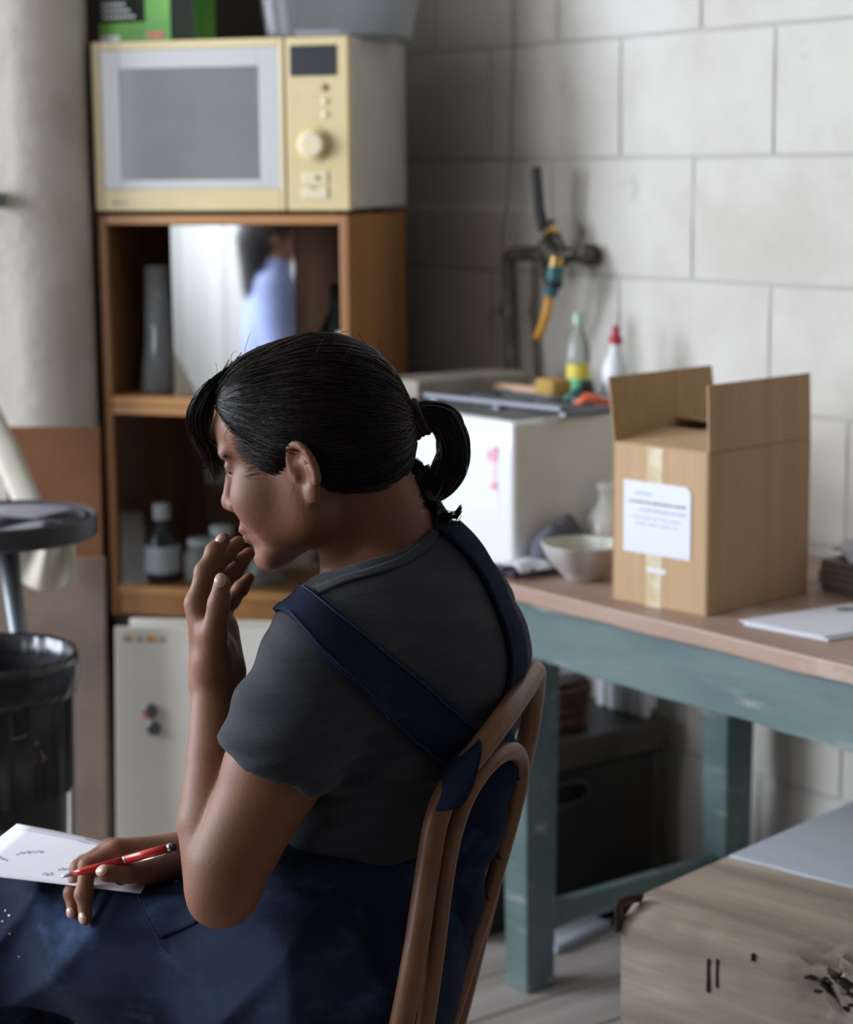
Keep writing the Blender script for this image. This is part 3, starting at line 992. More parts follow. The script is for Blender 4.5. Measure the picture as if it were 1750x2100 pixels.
for k, z in enumerate((.238, .213, .188)):
    G().lathe([(.0075, 0), (.0075, .002), (.006, .003)], 18, c=(cxp + .022, -.0035, z), axis=(0, -1, 0)).build('button', 'print_brown' if k == 0 else 'cream_pale', pan, smooth='auto')
    G().box((cxp - .03, -.0045, z - .001), (cxp + .005, -.0038, z + .001)).build('printed_line', 'cream_pale', pan)
for z in (.030, .058):
    G().box((cxp - .026, -.007, z), (cxp + .026, -.0035, z + .024)).build('push_button', 'cream_pale', pan, bevel=.002)
G().lathe([(.005, 0), (.005, .001)], 14, c=(cxp + .006, -.0075, .070), axis=(0, -1, 0)).build('printed_dot', 'print_brown', pan)
G().box((cxp - .01, -.0082, .049), (cxp + .004, -.0075, .052)).build('printed_line', 'print_brown', pan)

# green packet and clear tub on the microwave
mt = 1.2985 + MWH
gp = thing('seed_packet_box', 'green and black printed carton on the microwave', 'carton', inside(mw, .003, .03, MWH + .0005), CR - .05)
G().box((0, 0, 0), (.205, .10, .20)).build('carton', 'green_pack', gp, bevel=.002)
G().box((.155, -.0012, .0), (.205, -.0002, .20)).build('dark_print', 'black_pack', gp)
G().box((.0, -.0012, .038), (.10, -.0002, .085)).build('dark_print', 'black_pack', gp)
for k in range(3):
    for q in range(7 - k):
        G().box((.008 + q * .0105, -.0020, .046 + k * .012), (.016 + q * .0105, -.0013, .051 + k * .012)).build('printed_letter', 'plastic_white', gp)
G().box((.105, -.0016, .006), (.140, -.0003, .018)).build('red_print', 'pack_red', gp)
G().box((.002, -.0016, .002), (.045, -.0003, .013)).build('white_print', 'plastic_white', gp)
tb_ = thing('plastic_tub', 'clear plastic storage tub on the microwave', 'tub', inside(mw, .455, .17, MWH + .0008), CR)
g = G()
prof = [(.128, .0), (.133, .003), (.152, .16), (.160, .165), (.160, .17), (.149, .168), (.130, .006), (.01, .004)]
vs = []
for (k, z) in prof:
    rx, ry = k * 1.0, k * .72
    for i in range(40):
        a = 2 * PI * i / 40 + PI / 4
        c_, s_ = math.cos(a), math.sin(a)
        e = 6
        rr_ = (abs(c_) ** e + abs(s_) ** e) ** (-1 / e)
        vs.append((rx * rr_ * c_, ry * rr_ * s_, z))
fs = [(k * 40 + i, k * 40 + (i + 1) % 40, (k + 1) * 40 + (i + 1) % 40, (k + 1) * 40 + i) for k in range(len(prof) - 1) for i in range(40)]
fs += [tuple(reversed(range(40))), tuple(range((len(prof) - 1) * 40, len(prof) * 40))]
g.add(vs, fs)
g.build('tub_body', 'clear_plastic', tb_, smooth='auto')
o = G().box((-.05, -.06, 0), (.04, .03, .012)).build('small_packet', 'paper', bevel=.002)
o.location = inside(mw, .43, .16, MWH + .008)
o.rotation_euler = (0, 0, CR + .1)
tag(o, 'small white packet lying inside the clear tub', 'packet')

# ================================================================== enamel panels leaning on the stand
def leaning(name, label, cat, xl, xr, ybase, h, lean, thk, m, rz=0.0, group=None):
    w = xr - xl
    r0 = thing(name, label, cat, (xl, ybase, 0), rz, group)
    o = G().box((0, 0, 0), (w, thk, h)).build('board', m, r0, bevel=.002)
    o.rotation_euler = (-lean, 0, 0)
    return r0, o


pL = atY(228, 1285, 3.72)
lean = R(5)
# both panels lean on the stand
p1, p1b = leaning('enamel_panel', 'front white enamel panel with two grey magnets leaning below the cabinet', 'panel', pL.x, pL.x + .47, 3.70 - .03, pL.z / math.cos(lean), lean, .012, 'enamel_panel', R(-8))
p2, p2b = leaning('enamel_panel', 'rear white enamel panel showing its top edge behind the magnet panel', 'panel', pL.x + .02, pL.x + .50, 3.725, (atY(245, 1262, 3.80).z) / math.cos(lean), lean, .012, 'enamel_panel', R(-8))
HP = pL.z / math.cos(lean)
for (x, z, lab) in ((.068, HP - .155, ''), (.074, HP - .188, '')):
    G().lathe([(.013, 0), (.0135, .004), (.010, .007)], 20, c=(x, 0, z), axis=(0, -1, 0)).build('magnet', 'magnet_grey', p1b, smooth='auto')
G().lathe([(.006, 0), (.006, .008)], 14, c=(.060, 0, HP - .163), axis=(0, -1, 0)).build('red_magnet', 'sticker_red', p1b)
for k, (x, m) in enumerate(((.022, 'sticker_grey'), (.028, 'sticker_yellow'), (.047, 'sticker_grey'), (.066, 'sticker_red'), (.076, 'sticker_yellow'), (.092, 'sticker_grey'))):
    G().box((x - .005, -.0008, HP - .027), (x + .005, 0, HP - .015)).build('sticker', m, p1b)

# plywood boards by the pier
pB = atY(217, 1190, 3.66)
bb, bbo = leaning('plywood_board', 'stained brown plywood board standing behind the bin', 'board', pB.x - .24, pB.x, 3.56, .70, R(7), .018, 'plywood_brown', R(-2))
pO = atY(197, 880, 3.80)
ob, obo = leaning('hardboard_sheet', 'orange brown hardboard sheet leaning on the pier behind the plywood', 'board', pO.x - .18, pO.x, 3.78, pO.z / math.cos(R(4)), R(4), .006, 'hardboard_orange', R(-1))
G()
q0, q1 = atY(143, 1400, 3.50), atY(146, 1720, 3.44)
bt = G().tube([Vector((q1.x, q1.y, .0)) + (q1 - q0) * 0, q1, q0], .008, 4).build('grey_strip', 'plate_grey')  # narrow grey upright where a pale line runs beside the bin
tag(bt, 'thin grey batten standing between the bin and the plywood board', 'strip')

# canvas bag hanging from the pier
cv = thing('canvas_bag', 'cream canvas bag with a long strap hanging behind the round stool', 'bag', atY(60, 1000, 3.62))
cvl = Vector(cv.location)
def cvp(px, py, Y):
    return atY(px, py, Y) - cvl


def ribbon(g, pts, w0, side, n=8, curl=0.0):
    c = catmull(pts, n)
    rows = []
    for i, p in enumerate(c):
        rows.append([p + side * (w0 * (k / 4 - .5)) + Vector((0, -curl * math.sin(PI * k / 4), 0)) for k in range(5)])
    g.grid(rows)


g = G()
ribbon(g, [cvp(-60, 780, 3.72), cvp(0, 900, 3.70), cvp(45, 1000, 3.68), cvp(85, 1110, 3.66)], .05, Vector((1, 0, .35)).normalized(), curl=.006)
g.build('strap', 'canvas_cream', cv, smooth=True, solid=.003)
g = G()
rows = []
for i in range(25):
    v_ = i / 24
    row = []
    for j in range(29):
        f = j / 28
        px = 4 + 148 * f
        yb = 1212 - 75 * abs((f - .62) / .62) ** 2.2
        py = 1040 + (yb - 1040) * v_
        dep_ = -.050 * math.sin(PI * min(1, v_ * .9 + .1)) * math.sin(PI * f) ** .5 + .016 * math.sin(f * 15 + 3.2 * v_) * math.sin(PI * v_ * .8 + .3)
        row.append(cvp(px, py, 3.545 + dep_))
    rows.append(row)
g.grid(rows)
g.build('sagging_body', 'canvas_cream', cv, smooth=True, solid=.004)

# ================================================================== round black stool
sc_ = atY(0, 1010, 3.26)
sr = (atY(197, 1035, 3.26).x - sc_.x) * 1.0
stz = .835
stl = thing('round_stool', 'round black metal stool with a scuffed padded top behind the bin', 'stool', (sc_.x, 3.26, 0))
G().lathe([(sr * .96, stz - .034), (sr, stz - .03), (sr, stz), (sr * .97, stz + .003), (sr * .93, stz - .002), (sr * .93, stz - .02), (.01, stz - .02)], 64).build('rim', 'black_metal', stl, smooth='auto')
g = G()
rr = random.Random(2)
n = 40
pts = [(0, 0, stz - .004)]
pad = []
for i in range(n):
    a = 2 * PI * i / n
    k = .88 if not (-0.9 < math.atan2(math.sin(a), math.cos(a)) < 0.15) else .88 - .30 * (math.sin((math.atan2(math.sin(a), math.cos(a)) + .9) / 1.05 * PI)) ** 1
    pad.append((sr * k * math.cos(a), sr * k * math.sin(a)))
g.prism(pad, stz - .02, stz - .001)
g.build('pad', 'stool_pad', stl, bevel=.004)
for k in range(7):
    a0 = 2.2 + k * .35
    a1 = -.5 + k * .18
    G().tube([(sr * .8 * math.cos(a0), sr * .8 * math.sin(a0), stz), (sr * .1 * k / 7, -.02 * k, stz + .0005), (sr * .82 * math.cos(a1), sr * .82 * math.sin(a1), stz)], .0013, 5).build('seam', 'black_metal', stl)
for k in range(3):
    a = R(-35 + 120 * k)
    q0 = Vector((sr * .25 * math.cos(a), sr * .25 * math.sin(a), stz - .03)) if k else atY(8, 1105, 3.22) - Vector((sc_.x, 3.26, 0))
    q1 = Vector((sr * 1.05 * math.cos(a), sr * 1.05 * math.sin(a), 0.0)) if k else (atY(45, 1310, 3.22) - atY(8, 1105, 3.22)) * 3.95 + q0
    if not k:
        q1.z = .0
    G().tube([q0, q1], .0145, 10).build('leg', 'worn_leg', stl, smooth=True)

# ================================================================== bin with a black liner
bc = atY(-25, 1400, 3.0)
brd = (atY(160, 1350, 3.0).x - bc.x)
bz = atY(160, 1352, 3.0).z
bn = thing('waste_bin', 'black plastic waste bin with a recycling mark', 'bin', (bc.x, 3.0, 0))
rb = brd * .87
G().lathe([(rb * .78, 0), (rb * .80, .01), (rb * .985, bz - .09), (rb * 1.0, bz - .02), (rb * .97, bz - .02), (rb * .95, bz - .09), (rb * .76, .02), (.01, .02)], 56).build('bin_body', 'bin_black', bn, smooth='auto')
for z in (.12, .30):
    k = .80 + .185 * z / (bz - .09)
    G().lathe([(rb * k, z - .006), (rb * (k + .012), z - .003), (rb * (k + .012), z + .003), (rb * k, z + .006)], 56, cap=False).build('rib', 'bin_black', bn, smooth=True)
# recycling triangle fragment
def bin_pt(px, py, out=.002):
    d = ray(px, py)
    o = Vector((0, 0, CAM_H))
    best = None
    for i in range(4000):
        p = o + d * (2.6 + i * .0002)
        k = rb * (.80 + .185 * max(0, p.z) / (bz - .09)) + out
        if math.hypot(p.x - bc.x, p.y - 3.0) <= k:
            best = p
            break
    return (best or o + d * 3.0) - Vector((bc.x, 3.0, 0))


for (a, b_, wd) in (((72, 1520), (93, 1560), .0042), ((93, 1560), (66, 1562), .0032), ((72, 1520), (58, 1542), .004), ((58, 1500), (46, 1512), .003), ((20, 1517), (52, 1510), .002)):
    pts = [bin_pt(a[0] + (b_[0] - a[0]) * k / 5, a[1] + (b_[1] - a[1]) * k / 5) for k in range(6)]
    G().tube(pts, wd, 6, flat=(1, .35)).build('recycling_mark', 'bin_print', bn)
g = G()
nn = 120
rows = []
rr = random.Random(8)
pleat = [rr.uniform(-1, 1) for _ in range(nn)]
prof = [(.985, -.050), (1.005, -.038), (1.03, -.020), (1.03, -.004), (1.00, .012), (.965, .008), (.94, -.02), (.92, -.08), (.90, -.20)]
vs = []
for k, (r_, z_) in enumerate(prof):
    for i in range(nn):
        a = 2 * PI * i / nn
        pl = pleat[i] * (.006 if k < 6 else .022) * (1 if k else 1.4)
        tw = .35 * max(0, k - 5) / 4 * math.sin(i * .37)
        rad = brd * (r_ * .965 + pl)
        zz = bz + z_ + pleat[(i * 7) % nn] * (.003 if k in (0, 1) else .0008)
        vs.append((rad * math.cos(a), rad * math.sin(a), zz))
fs = [(k * nn + i, k * nn + (i + 1) % nn, (k + 1) * nn + (i + 1) % nn, (k + 1) * nn + i) for k in range(len(prof) - 1) for i in range(nn)]
g.add(vs, fs)
o = g.build('bin_liner', 'bag_black', smooth=True, solid=.001)
o.location = (bc.x, 3.0, 0)
tag(o, 'glossy black bag folded over the rim of the waste bin', 'bin bag')

# ================================================================== under the bench: trunk, plates, timber, pale box
tr = thing('trunk', 'dark old trunk with a pull handle under the sink', 'trunk', ST(-3.2, 2.17), RW)
TX, TY, TZ = .42, .50, .335
G().box((0, 0, 0), (TX, TY, TZ - .06)).build('trunk_body', 'trunk_dark', tr, bevel=.004)
G().box((-.004, -.004, TZ - .058), (TX + .004, TY + .004, TZ)).build('lid', 'trunk_lid', tr, bevel=.006)
hd = []
for i in range(25):
    a = 2 * PI * i / 24
    hd.append((TX + .006, .24 + .055 * math.cos(a), .235 + .022 * math.sin(a)))
G().tube(hd[:-1], .006, 8, closed=True).build('handle_ring', 'black_metal', tr, smooth=True)
G().box((TX - .002, .20, .222), (TX + .002, .28, .248)).build('handle_plate', 'rot_black', tr, bevel=.001)
for y in (.02, TY - .02):
    G().box((TX - .002, y - .018, 0), (TX + .003, y + .018, TZ - .06)).build('corner_strap', 'trunk_lid', tr, bevel=.001)
pq = ST(-2.895, 2.465)
for k in range(7):
    rp_ = .082 + (.001 * k)
    o = G().lathe([(rp_ * .55, 0), (rp_ * .6, .0), (rp_ * .98, .0085), (rp_, .010), (rp_ * .97, .0115), (rp_ * .58, .004), (.004, .003)], 40).build('terracotta_plate', 'terracotta', smooth='auto')
    o.location = (pq.x + rr.uniform(-.003, .003), pq.y + rr.uniform(-.003, .003), TZ + .0006 + k * .0118)
    tag(o, ('lowest', 'second lowest', 'third lowest', 'middle', 'third highest', 'second highest', 'topmost')[k] + ' dark terracotta plate of the stack on the trunk', 'plate', 'terracotta plates stacked on the trunk')
o = G().lathe([(.05, 0), (.055, 0), (.085, .02), (.092, .034), (.088, .035), (.05, .008), (.004, .006)], 40).build('shallow_dish', 'plate_grey', smooth='auto')
o.location = (pq.x, pq.y, TZ + .0006 + 7 * .0118 + .001)
tag(o, 'wide grey dish on top of the terracotta plates', 'dish')
# white slatted crate against the wall beside the trunk
cr_ = thing('white_crate', 'white slatted crate by the wall behind the trunk plates', 'crate', ST(-2.945, 2.635, .3355), RW)
for k in range(5):
    G().box((.002 + k * .03, 0, 0), (.024 + k * .03, .012, .20)).build('slat', 'plastic_white', cr_, bevel=.002)
for z in (.02, .165):
    G().box((0, .0125, z), (.15, .022, z + .025)).build('rail', 'plastic_white', cr_, bevel=.002)
for z in (.02, .165):
    G().box((0, .022, z), (.012, .10, z + .025)).build('rail', 'plastic_white', cr_, bevel=.002)
# old timber block
ta, tc_, td = atZ(1275, 1852, .42), atZ(1545, 1770, .42), atZ(1750, 1990, .42)
fx = (td - ta).normalized()
fy = Vector((-fx.y, fx.x, 0))
dep = (tc_ - ta).dot(fy)
tm = thing('timber_block', 'big weathered timber block with rotten edges beside the bench', 'timber', (ta.x, ta.y, 0), math.atan2(fx.y, fx.x))
g = G()
nx, nz_, ny = 48, 14, 10
Lx, Hz = .62, .42
def nse(a, b, c=0):
    return math.sin(a * 3.1 + 1.3 * c) * .5 + math.sin(a * 7.7 + b * 4.1 + c) * .3 + math.sin(a * 17.3 + b * 9.2 + 2 * c) * .2


def tfun(x, y, z):
    ex_, ez_ = abs(y), abs(Hz - z)
    d_ = min(1, (ex_ + ez_) / .05)
    n_ = nse(x * 6, z * 5 + y * 3)
    r_ = .006 + .006 * max(0, n_)
    rot_ = math.exp(-((x - .315) / .045) ** 2 - ((ez_ + ex_ - .02) / .045) ** 2)
    k = r_ * max(0, 1 - (ex_ + ez_) / .03) + .022 * rot_ * (0.5 + .5 * math.sin(x * 190) * math.sin(z * 160 + y * 210))
    corner = .012 * math.exp(-((x) / .03) ** 2 - ((ex_) / .03) ** 2 - (ez_ / .02) ** 2)
    return Vector((x, y + k * .8 + .0015 * nse(x * 4, z * 30), z - k - corner - .001 * nse(x * 3, y * 40, 2)))


front = [[tfun(Lx * i / nx, 0, Hz * (1 - (1 - j / nz_) ** 1.6) if j < nz_ else Hz) for i in range(nx + 1)] for j in range(nz_ + 1)]
topg = [[tfun(Lx * i / nx, dep * (j / ny) ** 1.6, Hz) for i in range(nx + 1)] for j in range(1, ny + 1)]
allr = front + topg
back = [[Vector((Lx * i / nx, dep, 0)) for i in range(nx + 1)]]
allr = allr + back
g.grid(allr)
nr = len(allr)
g.f.append(tuple(i * (nx + 1) for i in range(nr)))
g.f.append(tuple(reversed([i * (nx + 1) + nx for i in range(nr)])))
g.f.append(tuple(range(nx + 1)) + tuple(reversed([(nr - 1) * (nx + 1) + i for i in range(nx + 1)])))
g.build('timber', 'old_timber', tm, smooth='auto')
G().tube(catmull([(-.003, .0, Hz - .04), (-.003, -.002, Hz - .006), (.0, .005, Hz + .001), (.012, .03, Hz + .002)], 5), .004, 6, flat=(2.2, .6)).build('iron_strap', 'rust_strap', tm, smooth=True)
for (x0, z0, w_, h_) in ((.138, Hz - .058, .0035, .028), (.152, Hz - .052, .0025, .024), (.205, Hz - .02, .003, .006)):
    G().box((x0, -.0012, z0 - h_), (x0 + w_, .006, z0 + h_ * .6)).build('split', 'rot_black', tm)
for k in range(22):
    x = .285 + rr.uniform(-.015, .075)
    zz = Hz - .018 - rr.uniform(0, .06) * (1 if rr.random() < .6 else .3)
    w_ = rr.uniform(.003, .016)
    G().box((x, -.001 + .004, zz), (x + w_, .02, zz + rr.uniform(.002, .006)), rot=(0, rr.uniform(-.5, .5), 0)).build('rot_hole', 'rot_black', tm)
for k in range(4):
    x, y = rr.uniform(.05, .3), rr.uniform(.05, .18)
    G().lathe([(.003, 0), (.003, .0012)], 10, c=(x, y, Hz - .001)).build('nail', 'grey_metal', tm)
# pale storage box behind the timber
pw0 = ta + fy * (dep + .012)
pw0.z = 0
pb_ = thing('pale_blue_box', 'pale blue-white lidded box between the timber block and the bench', 'box', pw0, math.atan2(fx.y, fx.x))
G().box((0, 0, 0), (.52, .36, .395)).build('box_body', 'pale_board', pb_, bevel=.005)
G().box((-.006, -.004, .396), (.526, .366, .419)).build('lid', 'pale_board', pb_, bevel=.004)
# boards left on the floor
for (px, py, w_, l_, a, lab) in ((1190, 1915, .05, .22, .25, 'thin weathered board lying loose on the floor under the bench'), (1290, 1878, .03, .16, .1, 'narrow dark offcut lying on the floor under the bench')):
    q = atZ(px, py, 0)
    o = G().box((-w_ / 2, -l_ / 2, 0), (w_ / 2, l_ / 2, .014)).build('loose_board', 'pale_board' if w_ > .04 else 'rust_strap', bevel=.001)
    o.location = (q.x, q.y, .0017)
    o.rotation_euler = (0, 0, RW + a)
    tag(o, lab, 'board')
# small grey fitting on the pier at the far left
q = atY(-6, 410, 3.985)
o = G().lathe([(.010, 0), (.016, .004), (.016, .04), (.008, .046)], 20, axis=(0, -1, 0)).build('wall_fitting', 'worn_leg', smooth='auto')
o.location = (q.x, 3.99, q.z)
tag(o, 'grey round metal fitting on the plastered pier', 'fitting')

# ================================================================== soft-form modelling: smooth unions of rounded shapes, then a net over the surface
class Field:
    def __init__(self, lo, hi, h):
        self.lo = np.array(lo, np.float32)
        self.h = h
        self.n = np.ceil((np.array(hi) - np.array(lo)) / h).astype(int) + 1
        self.a = np.full(self.n, 1.0, np.float32)
        self.ax = [self.lo[i] + h * np.arange(self.n[i], dtype=np.float32) for i in range(3)]

    def _sl(self, lo, hi):
        i0 = np.clip(((np.array(lo) - self.lo) / self.h).astype(int), 0, self.n)
        i1 = np.clip(((np.array(hi) - self.lo) / self.h).astype(int) + 2, 0, self.n)
        if (i1 <= i0).any():
            return None, None
        sl = tuple(slice(int(a), int(b)) for a, b in zip(i0, i1))
        P = np.meshgrid(*[self.ax[i][sl[i]] for i in range(3)], indexing='ij', sparse=True)
        return sl, P

    def _mix(self, sl, d, k, op):
        a = self.a[sl]
        if op == 'sub':
            d = -d
            hh = np.maximum(k - np.abs(a - d), 0) / max(k, 1e-6)
            self.a[sl] = np.maximum(a, d) + hh * hh * k * .25
        elif op == 'int':
            hh = np.maximum(k - np.abs(a - d), 0) / max(k, 1e-6)
            self.a[sl] = np.maximum(a, d) + hh * hh * k * .25
        else:
            hh = np.maximum(k - np.abs(a - d), 0) / max(k, 1e-6)
            self.a[sl] = np.minimum(a, d) - hh * hh * k * .25

    def cone(self, p, q, r1, r2, k=.01, op='add'):
        p, q = np.array(p, np.float32), np.array(q, np.float32)
        m = max(r1, r2) + k * 1.5 + .006
        sl, P = self._sl(np.minimum(p, q) - m, np.maximum(p, q) + m)
        if sl is None:
            return self
        d = q - p
        L2 = float(d @ d) + 1e-12
        t = ((P[0] - p[0]) * d[0] + (P[1] - p[1]) * d[1] + (P[2] - p[2]) * d[2]) / L2
        t = np.clip(t, 0, 1)
        dist = np.sqrt((P[0] - p[0] - t * d[0]) ** 2 + (P[1] - p[1] - t * d[1]) ** 2 + (P[2] - p[2] - t * d[2]) ** 2)
        self._mix(sl, dist - (r1 + (r2 - r1) * t), k, op)
        return self

    def chain(self, pts, rs, k=.01, op='add'):
        for i in range(len(pts) - 1):
            self.cone(pts[i], pts[i + 1], rs[i], rs[i + 1], k, op)
        return self

    def ell(self, c, r, M=None, k=.01, op='add'):
        """ellipsoid; M rows are its local axes"""
        c = np.array(c, np.float32)
        M = np.eye(3, dtype=np.float32) if M is None else np.array(M, np.float32)
        ext = np.sqrt(((M * np.array(r)[:, None]) ** 2).sum(0)) + k * 1.5 + .006
        sl, P = self._sl(c - ext, c + ext)
        if sl is None:
            return self
        X = [P[i] - c[i] for i in range(3)]
        k0 = k1 = 0
        for i in range(3):
            l = X[0] * M[i, 0] + X[1] * M[i, 1] + X[2] * M[i, 2]
            k0 = k0 + (l / r[i]) ** 2
            k1 = k1 + (l / r[i] ** 2) ** 2
        k0, k1 = np.sqrt(k0), np.sqrt(k1) + 1e-9
        self._mix(sl, k0 * (k0 - 1) / k1, k, op)
        return self

    def half(self, p, n, k=.004):
        """keep the side that n points away from"""
        n = np.array(n, np.float32)
        n = n / np.linalg.norm(n)
        P = np.meshgrid(*self.ax, indexing='ij', sparse=True)
        d = (P[0] - p[0]) * n[0] + (P[1] - p[1]) * n[1] + (P[2] - p[2]) * n[2]
        self._mix((slice(None),) * 3, d, k, 'int')
        return self

    def wrinkle(self, fn):
        P = np.meshgrid(*self.ax, indexing='ij', sparse=True)
        self.a += fn(*P).astype(np.float32)
        return self

    def mesh(self):
        a, n = self.a, self.n
        s = a < 0
        tot = np.zeros(np.array(n) - 1, np.int8)
        for dx in (0, 1):
            for dy in (0, 1):
                for dz in (0, 1):
                    tot += s[dx:n[0] - 1 + dx, dy:n[1] - 1 + dy, dz:n[2] - 1 + dz]
        act = np.argwhere((tot > 0) & (tot < 8))
        ids = np.full(np.array(n) - 1, -1, np.int32)
        ids[act[:, 0], act[:, 1], act[:, 2]] = np.arange(len(act))
        acc = np.zeros((len(act), 3), np.float64)
        cnt = np.zeros(len(act))
        for ax in range(3):
            o1, o2 = [i for i in range(3) if i != ax]
            for b in (0, 1):
                for c in (0, 1):
                    p = act.copy()
                    p[:, o1] += b
                    p[:, o2] += c
                    q = p.copy()
                    q[:, ax] += 1
                    va, vb = a[p[:, 0], p[:, 1], p[:, 2]], a[q[:, 0], q[:, 1], q[:, 2]]
                    m = (va < 0) != (vb < 0)
                    t = np.where(m, va / np.where(m, va - vb, 1), 0)
                    pt = p.astype(np.float64)
                    pt[:, ax] += t
                    acc[m] += pt[m]
                    cnt[m] += 1
        V = acc / cnt[:, None] * self.h + self.lo
        quads = []
        for ax in range(3):
            o1, o2 = [(1, 2), (2, 0), (0, 1)][ax]
            sh = [slice(1, n[i] - 1) for i in range(3)]
            sh[ax] = slice(0, n[ax] - 1)
            sa = s[tuple(sh)]
            sh2 = list(sh)
            sh2[ax] = slice(1, n[ax])
            sb = s[tuple(sh2)]
            e = np.argwhere(sa != sb)
            fl = sa[e[:, 0], e[:, 1], e[:, 2]]
            off = np.array([1, 1, 1])
            off[ax] = 0
            e = e + off
            def cell(d1, d2):
                c = e.copy()
                c[:, o1] -= d1
                c[:, o2] -= d2
                return ids[c[:, 0], c[:, 1], c[:, 2]]
            Q = np.stack([cell(1, 1), cell(0, 1), cell(0, 0), cell(1, 0)], 1)
            Q[~fl] = Q[~fl][:, ::-1]
            quads.append(Q)
        return V, np.concatenate(quads)

    def build(self, name, m, parent=None, smooth_it=0):
        V, Q = self.mesh()
        for _ in range(smooth_it):                      # light relaxation
            acc = np.zeros_like(V)
            cnt = np.zeros(len(V))
            for a_, b_ in ((0, 1), (1, 2), (2, 3), (3, 0)):
                np.add.at(acc, Q[:, a_], V[Q[:, b_]])
                np.add.at(acc, Q[:, b_], V[Q[:, a_]])
                np.add.at(cnt, Q[:, a_], 1)
                np.add.at(cnt, Q[:, b_], 1)
            V = V * .5 + .5 * acc / cnt[:, None]
        me = bpy.data.meshes.new(name)
        me.vertices.add(len(V))
        me.vertices.foreach_set('co', V.astype(np.float32).ravel())
        me.loops.add(len(Q) * 4)
        me.loops.foreach_set('vertex_index', Q.astype(np.int32).ravel())
        me.polygons.add(len(Q))
        me.polygons.foreach_set('loop_start', np.arange(0, len(Q) * 4, 4, dtype=np.int32))
        me.update(calc_edges=True)
        me.validate()
        me.materials.append(MATS[m])
        me.shade_smooth()
        o = bpy.data.objects.new(name, me)
        COL.objects.link(o)
        if parent is not None:
            o.parent = parent
            o.matrix_parent_inverse = Matrix.Translation(parent.location).inverted()
        self.V, self.Q = V, Q
        return o


def A(px, py, Y):
    return np.array(atY(px, py, Y))


def world_child(o, parent):
    o.parent = parent
    o.matrix_parent_inverse = Matrix.Translation(parent.location).inverted()
    return o


mat('skin', (0.225, 0.093, 0.046, 1), 0.56, col2=(0.185, 0.073, 0.035, 1), scale=14, con=(.3, .7), bump=.10, bscale=260, spec=.42, sss=.12)
mat('lip_skin', (0.42, 0.17, 0.13, 1), 0.4, bump=.1)
mat('nail', (0.60, 0.36, 0.28, 1), 0.25, bump=.02)
mat('eye_white', (0.7, 0.68, 0.66, 1), 0.15, bump=.01)
mat('eye_dark', (0.02, 0.012, 0.01, 1), 0.1, bump=.01)
mat('hair_dark', (0.011, 0.0085, 0.0075, 1), 0.58, col2=(0.022, 0.015, 0.011, 1), scale=30, con=(.4, .7), bump=.5, bscale=160, spec=.25)
mat('hair_strand', (0.012, 0.0085, 0.007, 1), 0.40, col2=(0.026, 0.016, 0.011, 1), scale=40, con=(.45, .7), spec=.35)
mat('hair_tie', (0.03, 0.012, 0.010, 1), 0.8, bump=.5, bscale=150)
mat('shirt_grey', (0.043, 0.045, 0.051, 1), 0.92, col2=(0.036, 0.038, 0.044, 1), scale=25, stretch=(1, 1, 4), bump=.28, bscale=220, bstretch=(.35, .35, 2.2), sheen=.06, spec=.2)
mat('denim_navy', (0.0085, 0.0135, 0.030, 1), 0.9, col2=(0.012, 0.021, 0.047, 1), scale=10, con=(.35, .7), bump=.25, bscale=700, spec=.15,
    col3=(0.045, 0.080, 0.17, 1), scale3=8, con3=(.52, .78), stretch3=(1, 1, 1.6))
mat('denim_seam', (0.016, 0.024, 0.048, 1), 0.9, bump=.3, bscale=200)
mat('clay_dust', (0.55, 0.52, 0.48, 1), 0.95, bump=.2)

YAW = R(21)
BF = np.array([-math.cos(YAW), math.sin(YAW), 0])
BL_ = np.array([-math.sin(YAW), -math.cos(YAW), 0])
BU = np.array([0, 0, 1.0])


def axes(yaw, pitch, roll=0.0):
    f = np.array([-math.cos(yaw), math.sin(yaw), 0])
    l = np.array([-math.sin(yaw), -math.cos(yaw), 0])
    u = np.array([0, 0, 1.0])
    f2 = f * math.cos(pitch) - u * math.sin(pitch)
    u2 = u * math.cos(pitch) + f * math.sin(pitch)
    l3 = l * math.cos(roll) + u2 * math.sin(roll)
    u3 = u2 * math.cos(roll) - l * math.sin(roll)
    return np.array([f2, l3, u3])


# ---------------------------------------------------------------- joints, from the photograph and the chair they rest on
chest = A(820, 1350, 2.13)
upper = A(800, 1272, 2.14)
midb = A(805, 1520, 2.12)
belly = A(735, 1720, 2.11)
pelv = A(690, 1960, 2.10)
neck0 = A(800, 1150, 2.16)
shL = A(652, 1372, 1.985)
elL = A(462, 1815, 1.93)
wrL = A(437, 1392, 2.055)
shR = A(940, 1240, 2.29)
elR = A(770, 1700, 2.40)
wrR = A(372, 1758, 2.245)
hipL = A(700, 2040, 2.02)
hipR = A(760, 1985, 2.24)
knL = A(-60, 1905, 2.26)
knR = A(10, 1838, 2.47)

person = thing('person', 'seated person in grey T-shirt and navy dungarees resting fingers against the mouth', 'person', (pelv[0], pelv[1], 0.455))

HM = axes(R(12), R(12), R(0))          # head: rows forward, left, up
ear0 = A(618, 972, 2.075)
HO = ear0 - HM[1] * .074


def H(f, l, u):
    return HO + f * HM[0] + l * HM[1] + u * HM[2]


TM = axes(YAW, R(12))
TM2 = axes(YAW, R(-8))
def cast(bvh, px, py, out=0.0):
    d = ray(px, py).normalized()
    o = Vector((0, 0, CAM_H))
    hit = bvh.ray_cast(o, d)
    if hit[0] is None:
        return None, None
    return hit[0] + hit[1] * out, hit[1]


